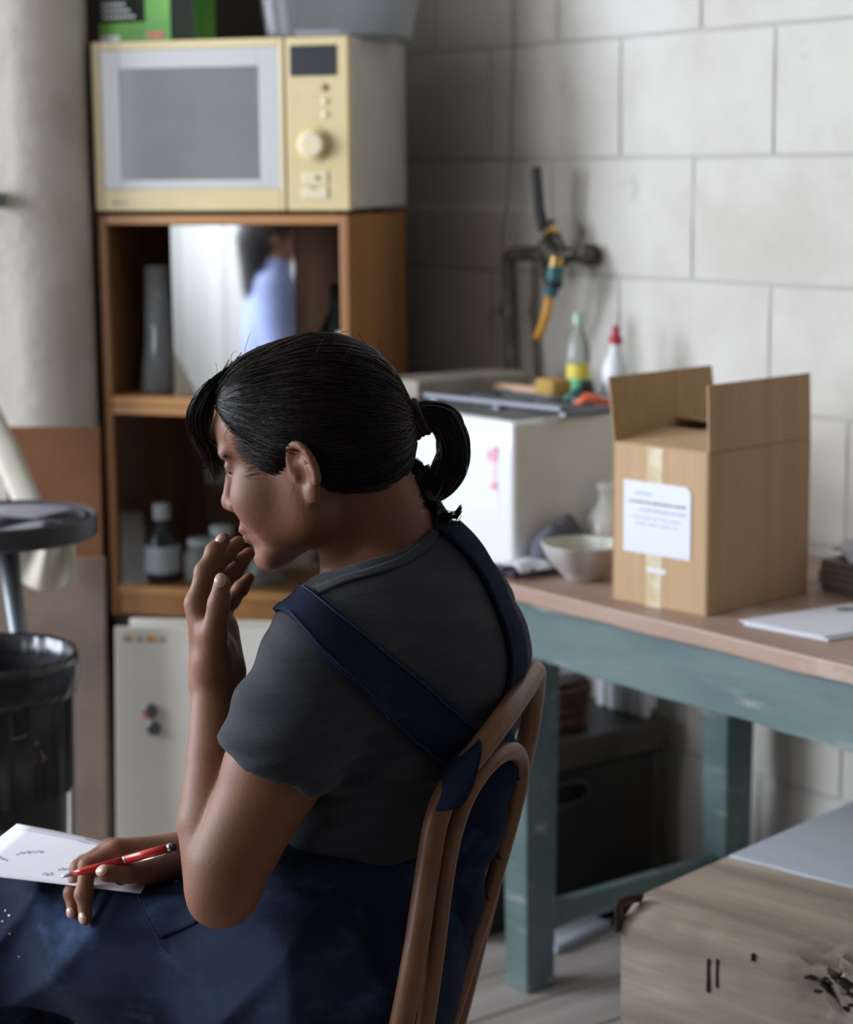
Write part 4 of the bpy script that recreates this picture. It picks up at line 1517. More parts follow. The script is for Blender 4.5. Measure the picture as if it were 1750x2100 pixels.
# ---------------------------------------------------------------- dungarees
D = Field((-.70, 1.84, .08), (.20, 2.62, .86), .0050)
D.ell(belly + np.array([-.01, 0, -.02]), (.132, .160, .135), TM2, .05)
D.ell(pelv, (.138, .178, .125), axes(YAW, 0), .06)
D.chain([hipL, hipL * .5 + knL * .5 + np.array([0, 0, .004]), knL], [.098, .086, .072], .05)
D.chain([hipR, hipR * .5 + knR * .5, knR], [.098, .084, .072], .04)
D.cone(hipL + np.array([.01, 0, .01]), belly, .10, .10, .05)
anL = np.array([knL[0] + .03, knL[1], .09])
anR = np.array([knR[0] + .05, knR[1] - .02, .09])
D.cone(knL, anL + np.array([0, 0, .02]), .070, .060, .03)
D.cone(knR, anR + np.array([0, 0, .02]), .068, .060, .03)
for an_ in (anL, anR):
    SH = Field(an_ - .28, an_ + .28, .006)
    SH.cone(an_ * [1, 1, 0] + [0, 0, .045], an_ * [1, 1, 0] + BF * .15 + [0, 0, .036], .043, .034, .02).cone(an_, an_ * [1, 1, 0] + [0, 0, .05], .042, .044, .02)
    SH.half((0, 0, .002), (0, 0, -1), .003)
    SH.build('shoe', 'black_rubber', person, 1)


def dfolds(x, y, z):
    u = x * 26 + z * 34
    w = np.sin(9 * x + 13 * y) + .6 * np.sin(21 * x - 17 * z)
    a = .0085 * np.abs(np.sin(.5 * u + 1.6 * w)) * np.exp(-((z - .55) / .10) ** 2)
    b = .0080 * (1 - np.abs(np.sin(24 * x - 22 * z + 1.4 * w))) ** 2 * np.clip((-.08 - x) / .15, 0, 1)
    c = .0011 * np.sin(85 * z + 60 * y + 20 * x + 2 * w)
    return a - b + c


D.wrinkle(dfolds)
# opening at the side: slopes from the back panel down to the hip and up to the bib
hs_ = A(640, 1775, 1.95)
D.half(hs_, np.array([.10, -.22, 1.0]), .008)
dung = D.build('dungarees', 'denim_navy', person, 1)
dung_bvh = BVHTree.FromPolygons([tuple(v) for v in D.V], [tuple(int(i) for i in q) for q in D.Q])


# ---------------------------------------------------------------- body: head, neck, trunk, arms and hands as one skin
B = Field((-.62, 1.84, .50), (.16, 2.56, 1.26), .0030)
# trunk (kept a little inside the clothes)
B.ell(chest, (.098, .142, .115), TM, .03)
B.ell(midb, (.095, .13, .15), TM2, .05)
B.ell(belly, (.10, .13, .14), TM2, .05)
B.ell(pelv, (.11, .15, .12), axes(YAW, 0), .05)
B.cone(hipL, hipL * .5 + knL * .5, .06, .05, .03).cone(hipR, hipR * .5 + knR * .5, .06, .05, .03)
B.cone(shL + np.array([.02, .03, .01]), upper, .045, .05, .05).cone(shR, upper, .05, .05, .05)
# neck
B.cone(H(-.030, 0, -.015), neck0, .050, .056, .02)
B.cone(H(-.045, 0, .0), A(814, 1148, 2.16), .039, .048, .025)
B.cone(H(-.005, .035, -.045), A(700, 1205, 2.12), .016, .016, .022)     # muscle from ear to collarbone
B.cone(A(780, 1225, 2.12), shL + np.array([.03, .02, .015]), .025, .028, .04)
# head
B.ell(H(-.008, 0, .043), (.096, .072, .082), HM, .012)
B.ell(H(.055, 0, .052), (.047, .060, .052), HM, .02)
B.ell(H(.042, 0, -.018), (.052, .056, .070), HM, .02)
for s_ in (1, -1):
    B.ell(H(.063, s_ * .040, -.018), (.028, .025, .030), HM, .018)
    B.cone(H(.006, s_ * .050, -.044), H(.066, s_ * .016, -.084), .019, .016, .02)
    B.cone(H(.004, s_ * .056, .0), H(.006, s_ * .050, -.046), .016, .018, .02)
    B.ell(H(.032, s_ * .047, -.036), (.036, .017, .034), HM, .024)
    B.ell(H(.086, s_ * .026, .033), (.010, .024, .009), HM, .010)
B.ell(H(.079, 0, -.088), (.015, .018, .014), HM, .014)
B.ell(H(.076, 0, -.048), (.022, .030, .024), HM, .014)
for s_ in (1, -1):
    B.ell(H(.100, s_ * .031, .015), (.016, .017, .011), HM, .012, op='sub')
    B.ell(H(.0775, s_ * .031, .014), (.0135, .015, .0125), HM, .004)
    B.ell(H(.0845, s_ * .031, .0195), (.008, .0155, .006), HM, .004)       # upper lid
B.cone(H(.090, 0, .024), H(.1060, 0, -.020), .0075, .0095, .010)
B.ell(H(.1050, 0, -.022), (.010, .0105, .0095), HM, .006)
for s_ in (1, -1):
    B.ell(H(.096, s_ * .0125, -.025), (.011, .0075, .0085), HM, .005)
B.ell(H(.095, 0, -.0525), (.0075, .021, .0055), HM, .005)
B.ell(H(.093, 0, -.0630), (.0078, .018, .0058), HM, .005)
B.cone(H(.0995, .02, -.0577), H(.0995, -.02, -.0577), .0016, .0016, .003, op='sub')
B.cone(H(.084, .034, -.059), H(.092, .022, -.057), .0035, .002, .006, op='sub')
B.cone(H(.082, .040, -.060), H(.092, .030, -.028), .002, .0025, .010, op='sub')    # fold beside the mouth
# ears
for s_ in (1, -1):
    EM = np.array([HM[0] * .92 - s_ * HM[1] * .40, HM[1] * .92 + s_ * HM[0] * .40, HM[2]])
    EM = np.array([EM[0] * .97 - EM[2] * .22, EM[1], EM[2] * .97 + EM[0] * .22])
    eo = H(-.006, s_ * .078, .003)
    E_ = lambda f, l, u: eo + f * EM[0] + s_ * l * EM[1] + u * EM[2]
    B.ell(E_(-.002, 0, .002), (.0175, .0055, .027), EM, .004)
    ring = [E_(.0165 * math.cos(a) - .002, .0045 + .002 * (-math.cos(a)), .0265 * math.sin(a) + .003) for a in np.linspace(-.25, 4.0, 18)]
    B.chain(ring, [.0036] * 18, .003)
    B.ell(E_(.003, .001, -.026), (.0095, .0055, .0105), EM, .006)
    B.ell(E_(.0025, .0065, -.004), (.0085, .006, .0115), EM, .003, op='sub')
    B.ell(E_(-.003, .0068, .0155), (.0075, .0045, .0065), EM, .003, op='sub')
    B.chain([E_(-.0075, .005, -.014), E_(-.0095, .0052, -.002), E_(-.0065, .005, .010)], [.003, .0032, .0028], .003)
    B.ell(E_(.0115, .003, -.004), (.0035, .0035, .0055), EM, .003)          # tragus
# left arm
B.chain([shL, shL * .55 + elL * .45, elL + np.array([.004, .004, .02])], [.052, .0475, .041], .02)
B.ell(elL + np.array([-.004, -.004, -.012]), (.034, .032, .030), None, .02)
fa = [elL + np.array([-.006, .006, .0]), elL * .72 + wrL * .28 + np.array([-.010, .004, 0]), elL * .4 + wrL * .6 + np.array([-.004, 0, 0]), wrL]
B.chain(fa, [.0355, .0345, .028, .0210], .004)
B.cone(wrL + np.array([0, -.006, 0]), wrL + np.array([0, .012, 0]), .0195, .0195, .012)


# left hand, seen from the thumb side, palm turned to the face
def hand(palm, fingers, thumb, web):
    for (p, q, r1, r2, k) in palm:
        B.cone(p, q, r1, r2, k)
    for f_, rs in fingers:
        B.chain(f_, rs, .0035)
        for j_ in f_[1:-1]:
            B.ell(j_, (rs[1] * 1.06,) * 3, None, .004)
    B.chain(thumb[0], thumb[1], .006)
    for (p, q, r1, r2, k) in web:
        B.cone(p, q, r1, r2, k)


mI, mM, mR_, mP = A(404, 1238, 2.052), A(415, 1226, 2.072), A(432, 1236, 2.090), A(452, 1262, 2.106)
LH_f = [([mI, A(420, 1172, 2.058), A(441, 1131, 2.066), A(459, 1106, 2.074)], [.0112, .0098, .0086, .0072]),
        ([mM, A(437, 1168, 2.082), A(466, 1134, 2.094), A(489, 1112, 2.104)], [.0112, .0098, .0086, .0072]),
        ([mR_, A(462, 1184, 2.102), A(489, 1156, 2.112), A(511, 1135, 2.120)], [.0108, .0093, .0082, .0070]),
        ([mP, A(475, 1232, 2.118), A(494, 1207, 2.124), A(511, 1185, 2.129)], [.0098, .0082, .0073, .0063])]
cmc = A(437, 1358, 2.040)
LH_t = ([cmc, A(438, 1297, 2.022), A(449, 1238, 2.018), A(456, 1194, 2.020)], [.0165, .0130, .0107, .0088])
wr2 = wrL + np.array([.003, .012, 0])
hand([(wrL, mI, .0200, .0115, .012), (wrL, mM, .0200, .0118, .012), (wr2, mR_, .0200, .0115, .012), (wr2 + np.array([.012, .004, .004]), mP, .0175, .0105, .012),
      (A(462, 1370, 2.075), A(462, 1290, 2.10), .0135, .0125, .014)], LH_f, LH_t,
     [(cmc, A(455, 1330, 2.055), .017, .014, .014), (A(420, 1300, 2.035), mI, .010, .009, .012)])
# right hand on the lap, pen between finger and thumb
_hy = cast(dung_bvh, 176, 1888)[0].y - .011 - 2.160
_hy2 = max(_hy, -.2)
_A0 = A
A = lambda px, py, Y: _A0(px, py, Y + (_hy if SHIFT else 0))
SHIFT = True
wrR = A(372, 1758, 2.245)
nI, nM, nR, nP = A(240, 1744, 2.205), A(228, 1741, 2.225), A(228, 1742, 2.247), A(238, 1746, 2.268)
RH_f = [([nI, A(180, 1777, 2.190), A(172, 1834, 2.172), A(176, 1884, 2.160)], [.0118, .0098, .0088, .0076]),
        ([nM, A(163, 1781, 2.212), A(149, 1832, 2.195), A(151, 1870, 2.183)], [.0118, .0098, .0086, .0074]),
        ([nR, A(172, 1772, 2.245), A(150, 1800, 2.235), A(152, 1830, 2.225)], [.0110, .0092, .0082, .0070]),
        ([nP, A(190, 1765, 2.272), A(165, 1782, 2.268), A(155, 1800, 2.262)], [.0098, .0080, .0072, .0062])]
RH_t = ([A(345, 1776, 2.218), A(305, 1786, 2.190), A(262, 1788, 2.170), A(219, 1791, 2.158)], [.0165, .0135, .0118, .0098])
wq_ = wrR
B.chain([shR, elR, elR * .6 + wrR * .4, wrR], [.05, .04, .036, .023], .02)      # right arm, mostly behind the trunk
hand([(wq_, nI, .0205, .0125, .012), (wq_, nM, .0205, .0125, .012), (wq_ + np.array([0, .012, 0]), nR, .0195, .012, .012), (wq_ + np.array([0, .018, 0]), nP, .018, .011, .012)],
     RH_f, RH_t, [(A(330, 1778, 2.21), A(262, 1766, 2.205), .015, .012, .014), (wq_ + np.array([0, 0, 0]), wq_ + np.array([.03, .02, .004]), .021, .025, .01)])
SHIFT = False
body = B.build('body', 'skin', person, 1)
body_bvh = BVHTree.FromPolygons([tuple(v) for v in B.V], [tuple(int(i) for i in q) for q in B.Q])


# nails and eyes
def nail(px, py, Y, along, r=.0048, name='nail'):
    c = Vector(A(px, py, Y))
    hit = body_bvh.find_nearest(c)
    nrm = hit[1]
    t = Vector(along)
    t = (t - nrm * t.dot(nrm)).normalized()
    b = nrm.cross(t)
    g = G()
    pts = []
    for i in range(14):
        a = 2 * PI * i / 14
        x, y = math.cos(a) * r * 1.25, math.sin(a) * r
        pts.append(hit[0] + nrm * (.0006 - .10 * abs(y) ** 2 / r) + t * x + b * y)
    g.add(pts, [tuple(range(14))])
    return world_child(g.build(name, 'nail', None, solid=.0008, smooth=True), person)


nail(451, 1188, 2.008, A(456, 1180, 2.02) - A(449, 1238, 2.018), .0062)
nail(452, 1104, 2.066, A(459, 1106, 2.074) - A(441, 1131, 2.066))
SHIFT = True
nail(208, 1784, 2.150, A(219, 1791, 2.158) - A(262, 1788, 2.170), .006)
nail(166, 1884, 2.152, A(176, 1884, 2.160) - A(172, 1834, 2.172), .0052)
nail(144, 1872, 2.176, A(151, 1870, 2.183) - A(149, 1832, 2.195), .0048)
SHIFT = False
for s_ in (1, -1):
    c = H(.0795, s_ * .031, .0125)
    g = G().lathe([(.0001, -.0118), (.006, -.0102), (.0102, -.0058), (.0118, 0), (.0102, .0058), (.006, .0102), (.0001, .0118)], 20, c=c, axis=HM[0])
    eb = world_child(g.build('eye', 'eye_white', None, smooth=True), person)
    g = G().lathe([(.0055, .0107), (.003, .0122), (.0001, .0126)], 18, c=c, axis=HM[0] - HM[2] * .25)
    ir = g.build('iris', 'eye_dark', None, smooth=True)
    ir.parent = eb
    lash = [H(.0925 - .004 * abs(t) ** 2 * 2, s_ * (.031 + .0145 * t), .0155 - .003 * t * t) for t in np.linspace(-1, 1, 9)]
    world_child(G().tube([Vector(p) for p in lash], .0011, 6).build('eyelashes', 'hair_dark', None), person)
    brow = [H(.0945 - .012 * abs(t) ** 2, s_ * (.030 + .022 * t), .034 + .002 * (1 - t * t) - .003 * (t > .3)) for t in np.linspace(-1, 1, 9)]
    world_child(G().tube([Vector(p) for p in brow], [.0015, .002, .0024, .0026, .0026, .0024, .002, .0016, .001], 6).build('eyebrow', 'hair_dark', None, smooth=True), person)

# ---------------------------------------------------------------- T-shirt
S = Field((-.36, 1.86, .60), (.16, 2.46, 1.17), .0036)
S.ell(chest, (.112, .157, .125), TM, .03)
S.ell(midb, (.112, .147, .165), TM2, .06)
S.ell(belly, (.112, .142, .15), TM2, .06)
S.cone(shL + np.array([.02, .03, .01]), upper, .060, .062, .05).cone(shR + np.array([-.01, -.02, .0]), upper, .058, .062, .05)
S.cone(A(760, 1222, 2.10), shL + np.array([.022, .03, .006]), .034, .040, .05)
S.cone(A(700, 1240, 2.14), A(760, 1222, 2.10), .030, .034, .04)
S.cone(A(840, 1180, 2.17), shR + np.array([-.03, -.03, .0]), .050, .045, .05)
S.cone(A(860, 1180, 2.18), A(918, 1340, 2.19), .056, .080, .06)         # rounded upper back
SLv = Field((-.36, 1.86, .60), (.16, 2.46, 1.17), .0036)
hemc = shL * .47 + elL * .53
ad = (elL - shL) / np.linalg.norm(elL - shL)
SLv.chain([shL + np.array([.004, .004, .008]), shL * .72 + elL * .28, hemc, hemc + ad * .05], [.060, .059, .0570, .0565], .03)
hn = A(462, 1545, 1.93) - A(668, 1632, 1.93)
hn = np.cross(hn, np.array([0, 1., 0]))
hn = hn / np.linalg.norm(hn)
if hn @ ad < 0:
    hn = -hn
hn = hn + .25 * ad
P_ = A(565, 1588, 1.93)
SLv.half(P_, hn, .006)
hh_ = np.maximum(.030 - np.abs(S.a - SLv.a), 0) / .030
S.a = np.minimum(S.a, SLv.a) - hh_ * hh_ * .030 * .25
# right sleeve
S.chain([shR, shR * .5 + elR * .5], [.06, .06], .03)
# folds in the cloth
elx, ely, elz = elL


def folds(x, y, z):
    a = .0034 * np.sin(72 * z - 40 * x + 3.0 * np.sin(14 * x + 9 * y)) * np.exp(-((z - .76) / .07) ** 2)
    b = .0012 * np.sin(120 * (x * .5 + z) + 22 * y) * np.exp(-((x - shL[0]) / .09) ** 2 - ((z - shL[2] + .04) / .12) ** 2)
    c = .0010 * np.sin(60 * x - 80 * z + 14 * np.sin(20 * z)) + .0006 * np.sin(150 * z + 70 * x)
    return a + b + c


S.wrinkle(folds)
# neckline: cut round the neck
nk_d = (H(-.03, 0, -.03) - neck0)
nk_d = nk_d / np.linalg.norm(nk_d)
ca, cb, cc = A(900, 1083, 2.17), A(765, 1172, 2.06), A(655, 1215, 2.14)
cn = np.cross(cb - ca, cc - ca)
cn = cn / np.linalg.norm(cn) * (1 if cn[2] > 0 else -1)
ce1 = np.cross(cn, np.array([0, 1., 0]))
ce1 /= np.linalg.norm(ce1)
S.ell(A(775, 1152, 2.135) + cn * .055, (.105, .105, .060), np.array([ce1, np.cross(cn, ce1), cn]), .004, op='sub')
S.half(belly - np.array([0, 0, .06]), (0, 0, -1), .01)
shirt = S.build('t_shirt', 'shirt_grey', person, 2)
shirt_bvh = BVHTree.FromPolygons([tuple(v) for v in S.V], [tuple(int(i) for i in q) for q in S.Q])

def surf_ribbon(name, m, bvh, edge_a, edge_b, rows, cols, out, thick, parent=None, guess=2.05):
    """cloth band laid on a surface between two edge lines"""
    ea = catmull([Vector((x, y, 0)) for x, y in edge_a], 10)
    eb = catmull([Vector((x, y, 0)) for x, y in edge_b], 10)
    def at(c, t):
        s = t * (len(c) - 1)
        i = min(int(s), len(c) - 2)
        return c[i].lerp(c[i + 1], s - i)
    g = G()
    grid_ = []
    for i in range(rows + 1):
        row = []
        a, b = at(ea, i / rows), at(eb, i / rows)
        for j in range(cols + 1):
            q = a.lerp(b, j / cols)
            p, n = cast(bvh, q.x, q.y, out)
            if p is None:
                c = atY(q.x, q.y, guess)
                h_ = bvh.find_nearest(c)
                p = h_[0] + h_[1] * out
            row.append(p)
        grid_.append(row)
    g.grid(grid_)
    o = g.build(name, m, None, smooth=True, solid=thick)
    return world_child(o, parent or person)


strapL = surf_ribbon('strap', 'denim_navy', shirt_bvh, [(618, 1200), (650, 1225), (760, 1312), (880, 1405), (975, 1492), (985, 1545)],
                     [(552, 1262), (592, 1264), (690, 1370), (810, 1490), (905, 1580), (948, 1648)], 46, 8, .004, .004)
for eA in ([(622, 1208), (652, 1233), (757, 1321), (876, 1414), (968, 1500)], [(598, 1262), (694, 1362), (815, 1482), (911, 1572)]):
    seam = [cast(shirt_bvh, q.x, q.y, .0068)[0] for q in catmull([Vector((x, y, 0)) for x, y in eA], 12)]
    world_child(G().tube([p for p in seam if p is not None], .0009, 5).build('seam', 'denim_seam', None), person)
# right strap wraps the far side of the back
inner = catmull([Vector((x, y, 0)) for x, y in ((897, 1094), (940, 1130), (985, 1190), (1020, 1270), (1040, 1350), (1030, 1425), (990, 1495), (960, 1560))], 8)
g = G()
grid_ = []
for q in inner:
    p, n = cast(shirt_bvh, q.x, q.y, .0)
    if p is None:
        h_ = shirt_bvh.find_nearest(atY(q.x, q.y, 2.2))
        p, n = h_[0], h_[1]
    row = []
    side = Vector((-BL_[0], -BL_[1], 0)) * .9 + Vector((.25, 0, .15))
    cur = p
    for j in range(9):
        h_ = shirt_bvh.find_nearest(cur)
        row.append(h_[0] + h_[1] * .0045)
        tn = (side - h_[1] * side.dot(h_[1])).normalized()
        cur = h_[0] + tn * .0052
    grid_.append(row)
g.grid(grid_)
world_child(g.build('strap', 'denim_navy', None, smooth=True, solid=.005), person)
# denim back panel between straps and seat
BP = Field((-.12, 1.98, .50), (.20, 2.36, 1.05), .0042)
BP.chain([A(975, 1500, 2.125), A(958, 1560, 2.11), A(920, 1680, 2.09), A(868, 1850, 2.08), A(830, 1950, 2.08)], [.040, .048, .052, .056, .056], .03)
BP.wrinkle(lambda x, y, z: .0020 * np.sin(70 * z + 40 * x + 20 * y) + .0012 * np.sin(120 * x - 60 * z))
BP.build('back_panel', 'denim_navy', person, 1)
# the strap's tail lies over the near side of the chair hoop
ta_ = catmull([Vector(A(*q)) for q in ((984, 1500, 2.005), (987, 1540, 1.956), (978, 1590, 1.936), (962, 1628, 1.928), (944, 1657, 1.922))], 6)
tb2 = catmull([Vector(A(*q)) for q in ((905, 1580, 1.975), (908, 1600, 1.950), (908, 1622, 1.934), (903, 1642, 1.926), (894, 1662, 1.920))], 6)
g = G()
g.grid([[a_.lerp(b_, k / 6) - Vector((0, .004 * math.sin(PI * k / 6), 0)) for k in range(7)] for a_, b_ in zip(ta_, tb2)])
world_child(g.build('strap_tail', 'denim_navy', None, smooth=True, solid=.004), person)
# collar band
surf_ribbon('collar_band', 'shirt_grey', shirt_bvh, [(648, 1206), (700, 1184), (760, 1167), (815, 1146), (858, 1118), (884, 1088)],
            [(655, 1222), (705, 1199), (765, 1182), (826, 1161), (876, 1130), (902, 1096)], 40, 4, .0015, .0018)
# sleeve hem stitch and pocket
hemst = [cast(shirt_bvh, 470 + (668 - 470) * t, 1530 + (1612 - 1530) * t, .0004)[0] for t in np.linspace(0, 1, 24)]
world_child(G().tube([p for p in hemst if p is not None], .0008, 5).build('hem_stitch', 'shirt_grey', None), person)
surf_ribbon('pocket', 'denim_navy', dung_bvh, [(282, 1838), (330, 1838), (400, 1840)], [(330, 1925), (390, 1900), (420, 1880)], 12, 12, .0012, .002)
pk_ = [cast(dung_bvh, x, y, .003)[0] for x, y in ((282, 1836), (300, 1880), (325, 1920), (332, 1945), (345, 1955))]
world_child(G().tube([p for p in pk_ if p is not None], .0006, 6).build('seam', 'denim_seam', None), person)
for (x, y, rx) in ((20, 1878, .0022), (12, 1868, .0015), (20, 1915, .0014), (384, 1800, .004), (362, 1808, .0015), (390, 1806, .003), (6, 1890, .0015), (40, 1962, .001)):
    p, n = cast(dung_bvh, x, y, .0008)
    if p is None:
        continue
    t = n.cross(Vector((.2, .1, 1))).normalized()
    b = n.cross(t)
    pts = [p + t * math.cos(a) * rx * (1 + .35 * math.sin(3 * a + x)) + b * math.sin(a) * rx * .7 * (1 + .3 * math.cos(2 * a + y)) for a in np.linspace(0, 2 * PI, 12, endpoint=False)]
    g = G().add(pts, [tuple(range(12))])
    world_child(g.build('clay_splash', 'clay_dust', None, solid=.0006), person)

# ---------------------------------------------------------------- hair
hr = np.random.RandomState(4)
HF = Field(np.array(HO) - .17, np.array(HO) + .19, .0030)
CAPC = (-.009, 0, .045)
CAPR = (.0955, .0815, .0905)
HF.ell(H(*CAPC), CAPR, HM, .01)
HF.ell(H(.040, 0, .075), (.056, .066, .052), HM, .02)
HF.ell(H(-.052, 0, .008), (.046, .060, .054), HM, .03)
# face opening, ears and nape left free
HF.ell(H(.130, 0, -.012), (.076, .12, .092), HM, .010, op='sub')
HF.ell(H(.095, 0, .050), (.030, .050, .028), HM, .012, op='sub')
for s_ in (1, -1):
    HF.ell(H(.004, s_ * .092, -.012), (.024, .034, .036), axes(R(17), R(30)), .008, op='sub')
    HF.ell(H(.030, s_ * .09, -.045), (.05, .05, .05), HM, .012, op='sub')
HF.ell(H(-.02, 0, -.105), (.12, .12, .080), axes(R(17), R(-12)), .012, op='sub')
hair = HF.build('hair', 'hair_dark', person, 2)
hair_bvh = BVHTree.FromPolygons([tuple(v) for v in HF.V], [tuple(int(i) for i in q) for q in HF.Q])
TIE = A(836, 868, 2.17)


def strands(name, paths, r, m='hair_strand', n=3):
    g = G()
    for p in paths:
        k = len(p)
        g.tube(p, [r * (1.0 if i < k - 2 else .6) for i in range(k)], n, cap=False)
    o = g.build(name, m, None, smooth=True)
    stuff(o)
    return world_child(o, person)


# combed back over the skull to the tie
paths = []
V = HF.V
loc = (V - HO) @ HM.T
ok = np.where(loc[:, 2] > -.075)[0]
tl_ = (TIE - HO) @ HM.T
for _ in range(2600):
    i = ok[hr.randint(len(ok))]
    p = V[i].copy()
    L_ = 0
    pts = []
    ph = hr.rand() * 6.28
    off = .0006 + hr.rand() * .0022
    for k in range(11):
        h_ = hair_bvh.find_nearest(Vector(p))
        q = h_[0] + h_[1] * (off + .0005 * math.sin(k * .9 + ph))
        pts.append(q)
        to = Vector(TIE) - h_[0]
        if to.length < .022:
            break
        tn = (to - h_[1] * to.dot(h_[1]))
        if tn.length < 1e-4:
            break
        tn.normalize()
        tn = (tn + Vector((0, 0, -.10 + .25 * (k < 3)))).normalized()
        p = np.array(h_[0] + tn * .0105)
    if len(pts) > 4:
        paths.append(pts)
strands('combed_strands', paths, .00055)
# flyaways along the crown
paths = []
for _ in range(70):
    i = ok[hr.randint(len(ok))]
    if loc[i, 2] < .06:
        continue
    p = Vector(V[i])
    n = (p - Vector(H(*CAPC))).normalized()
    d = Vector(hr.randn(3)) * .5 - Vector(HM[0]) * .5
    d = (d - n * d.dot(n)).normalized()
    ln = .010 + hr.rand() * .018
    paths.append([p, p + d * ln * .4 + n * ln * .25, p + d * ln * .8 + n * ln * .42, p + d * ln * 1.05 + n * ln * (.3 + .4 * hr.rand())])
strands('flyaway_strands', [catmull(p, 4) for p in paths], .00028)
# fringe hanging off the forehead
paths = []
for i in range(230):
    t = hr.rand()
    w = hr.rand()
    dy = (hr.rand() - .5)
    Yo = 2.132 + .065 * w
    st_ = A(482 + 34 * t + 10 * hr.randn(), 742 - 20 * t + 40 * hr.rand(), Yo + .02)
    m1 = A(428 + 16 * t + 20 * w, 778 + 22 * hr.rand() - 8 * t, Yo)
    m2 = A(386 + 34 * t + 24 * w * t, 838 + 26 * dy + 8 * t, Yo)
    m3 = A(388 + 34 * t + 14 * dy, 888 + 22 * dy, Yo + .005)
    e1 = A(414 + 22 * t + 8 * dy, 926 + 12 * hr.randn(), Yo + .01)
    e2 = A(438 + 10 * t + 7 * hr.randn(), 958 + 14 * hr.randn(), Yo + .014)
    L_ = [st_, m1, m2, m3, e1, e2][:(6 if hr.rand() < .62 else 5)]
    paths.append(catmull(L_, 4))
strands('fringe_strands', paths, .00062)
# short hair at the temple
paths = []
for i in range(90):
    t = hr.rand() * .45
    a_ = H(.072 - .03 * t, .058 + .012 * t, .045 - .055 * t + .012 * hr.randn())
    h_ = body_bvh.find_nearest(Vector(a_))
    p0 = h_[0] + h_[1] * .0008
    dirs = Vector(-HM[0]) * .8 + Vector(HM[2]) * (-.25 + .5 * hr.rand())
    pts = [p0]
    for k in range(4):
        h_ = body_bvh.find_nearest(pts[-1] + dirs * .008)
        pts.append(h_[0] + h_[1] * (.0012 + .0012 * k))
    paths.append(pts)
strands('temple_strands', paths, .00026)
# the looped ponytail
core = [A(*q) for q in ((838, 868, 2.17), (872, 850, 2.175), (912, 862, 2.18), (930, 910, 2.185), (922, 962, 2.185), (893, 996, 2.18), (858, 985, 2.178))]
wid = [.010, .0135, .016, .0165, .018, .017, .013]
paths = []
for i in range(900):
    a_, rr_ = hr.rand() * 6.28, math.sqrt(hr.rand())
    ph = hr.rand() * 6.28
    L_ = []
    stop = 5 + (hr.rand() < .75) + (hr.rand() < .5)
    for k in range(min(stop, 7)):
        tg = core[min(k + 1, 6)] - core[max(k - 1, 0)]
        tg = tg / np.linalg.norm(tg)
        sd = np.cross(tg, np.array([0, 1., 0]))
        sd /= np.linalg.norm(sd)
        rx = rr_ * wid[k] * math.cos(a_ + .15 * k)
        ry = rr_ * wid[k] * math.sin(a_ + .15 * k) * .95
        L_.append(core[k] + sd * rx + np.array([0, 1., 0]) * ry + .0012 * hr.randn(3))
    paths.append(catmull(L_, 5))
strands('ponytail', paths, .00075)
paths = []
ends = [((846, 985), (838, 1015), (870, 1042), (892, 1050), (884, 1078)), ((866, 990), (872, 1030), (900, 1055), (925, 1060), (937, 1045)),
        ((880, 985), (888, 1030), (908, 1062), (912, 1068)), ((848, 960), (826, 985), (822, 1020), (850, 1040), (868, 1036)), ((858, 960), (838, 945), (828, 965), (820, 1000)),
        ((905, 985), (892, 1015), (880, 1022), (868, 1008)), ((870, 960), (850, 975), (846, 1000), (862, 1022))]
for i in range(420):
    e = ends[hr.randint(len(ends))]
    oy = hr.randn() * .006
    o_ = hr.randn(2) * 4.0
    sc = .85 + .15 * hr.rand()
    pts = [A(x + 8 + o_[0] * (1 - .12 * k), y + o_[1] + (k * 1.5 * hr.randn() * .4), 2.178 + oy - .009 * k) for k, (x, y) in enumerate(e)]
    paths.append(catmull(pts, 5))
strands('ponytail_ends', paths, .00055)
g = G()
td = core[1] - TIE
td = td / np.linalg.norm(td)
for k in range(4):
    c = TIE - td * .002 + td * .006 * k
    sd = np.cross(td, np.array([0, 1., 0]))
    sd /= np.linalg.norm(sd)
    g.tube([Vector(c + (sd * math.cos(a) + np.array([0, 1., 0]) * math.sin(a)) * (.0170 + .001 * (k % 2))) for a in np.linspace(0, 2 * PI, 22, endpoint=False)], .0042, 7, closed=True)
world_child(g.build('hair_tie', 'hair_tie', None, smooth=True), person)

# ================================================================== bentwood chair
mat('bentwood', (0.23, 0.105, 0.05, 1), 0.4, col2=(0.145, 0.062, 0.03, 1), scale=12, stretch=(1, 1, .25), con=(.35, .7), bump=.15, bscale=60,
    col3=(.40, .25, .14, 1), scale3=6, con3=(.58, .8))
chair = thing('bentwood_chair', 'worn bentwood chair with a double hoop back that the person sits on', 'chair', (pelv[0] + .02, pelv[1], 0))


def wc(o):
    o.parent = chair
    o.matrix_parent_inverse = Matrix.Translation(chair.location).inverted()
    return o


def hoop(name, pts, r):
    P2 = catmull([Vector(A(*p)) for p in pts], 8)
    return wc(G().tube(P2, r, 14).build(name, 'bentwood', None, smooth=True))


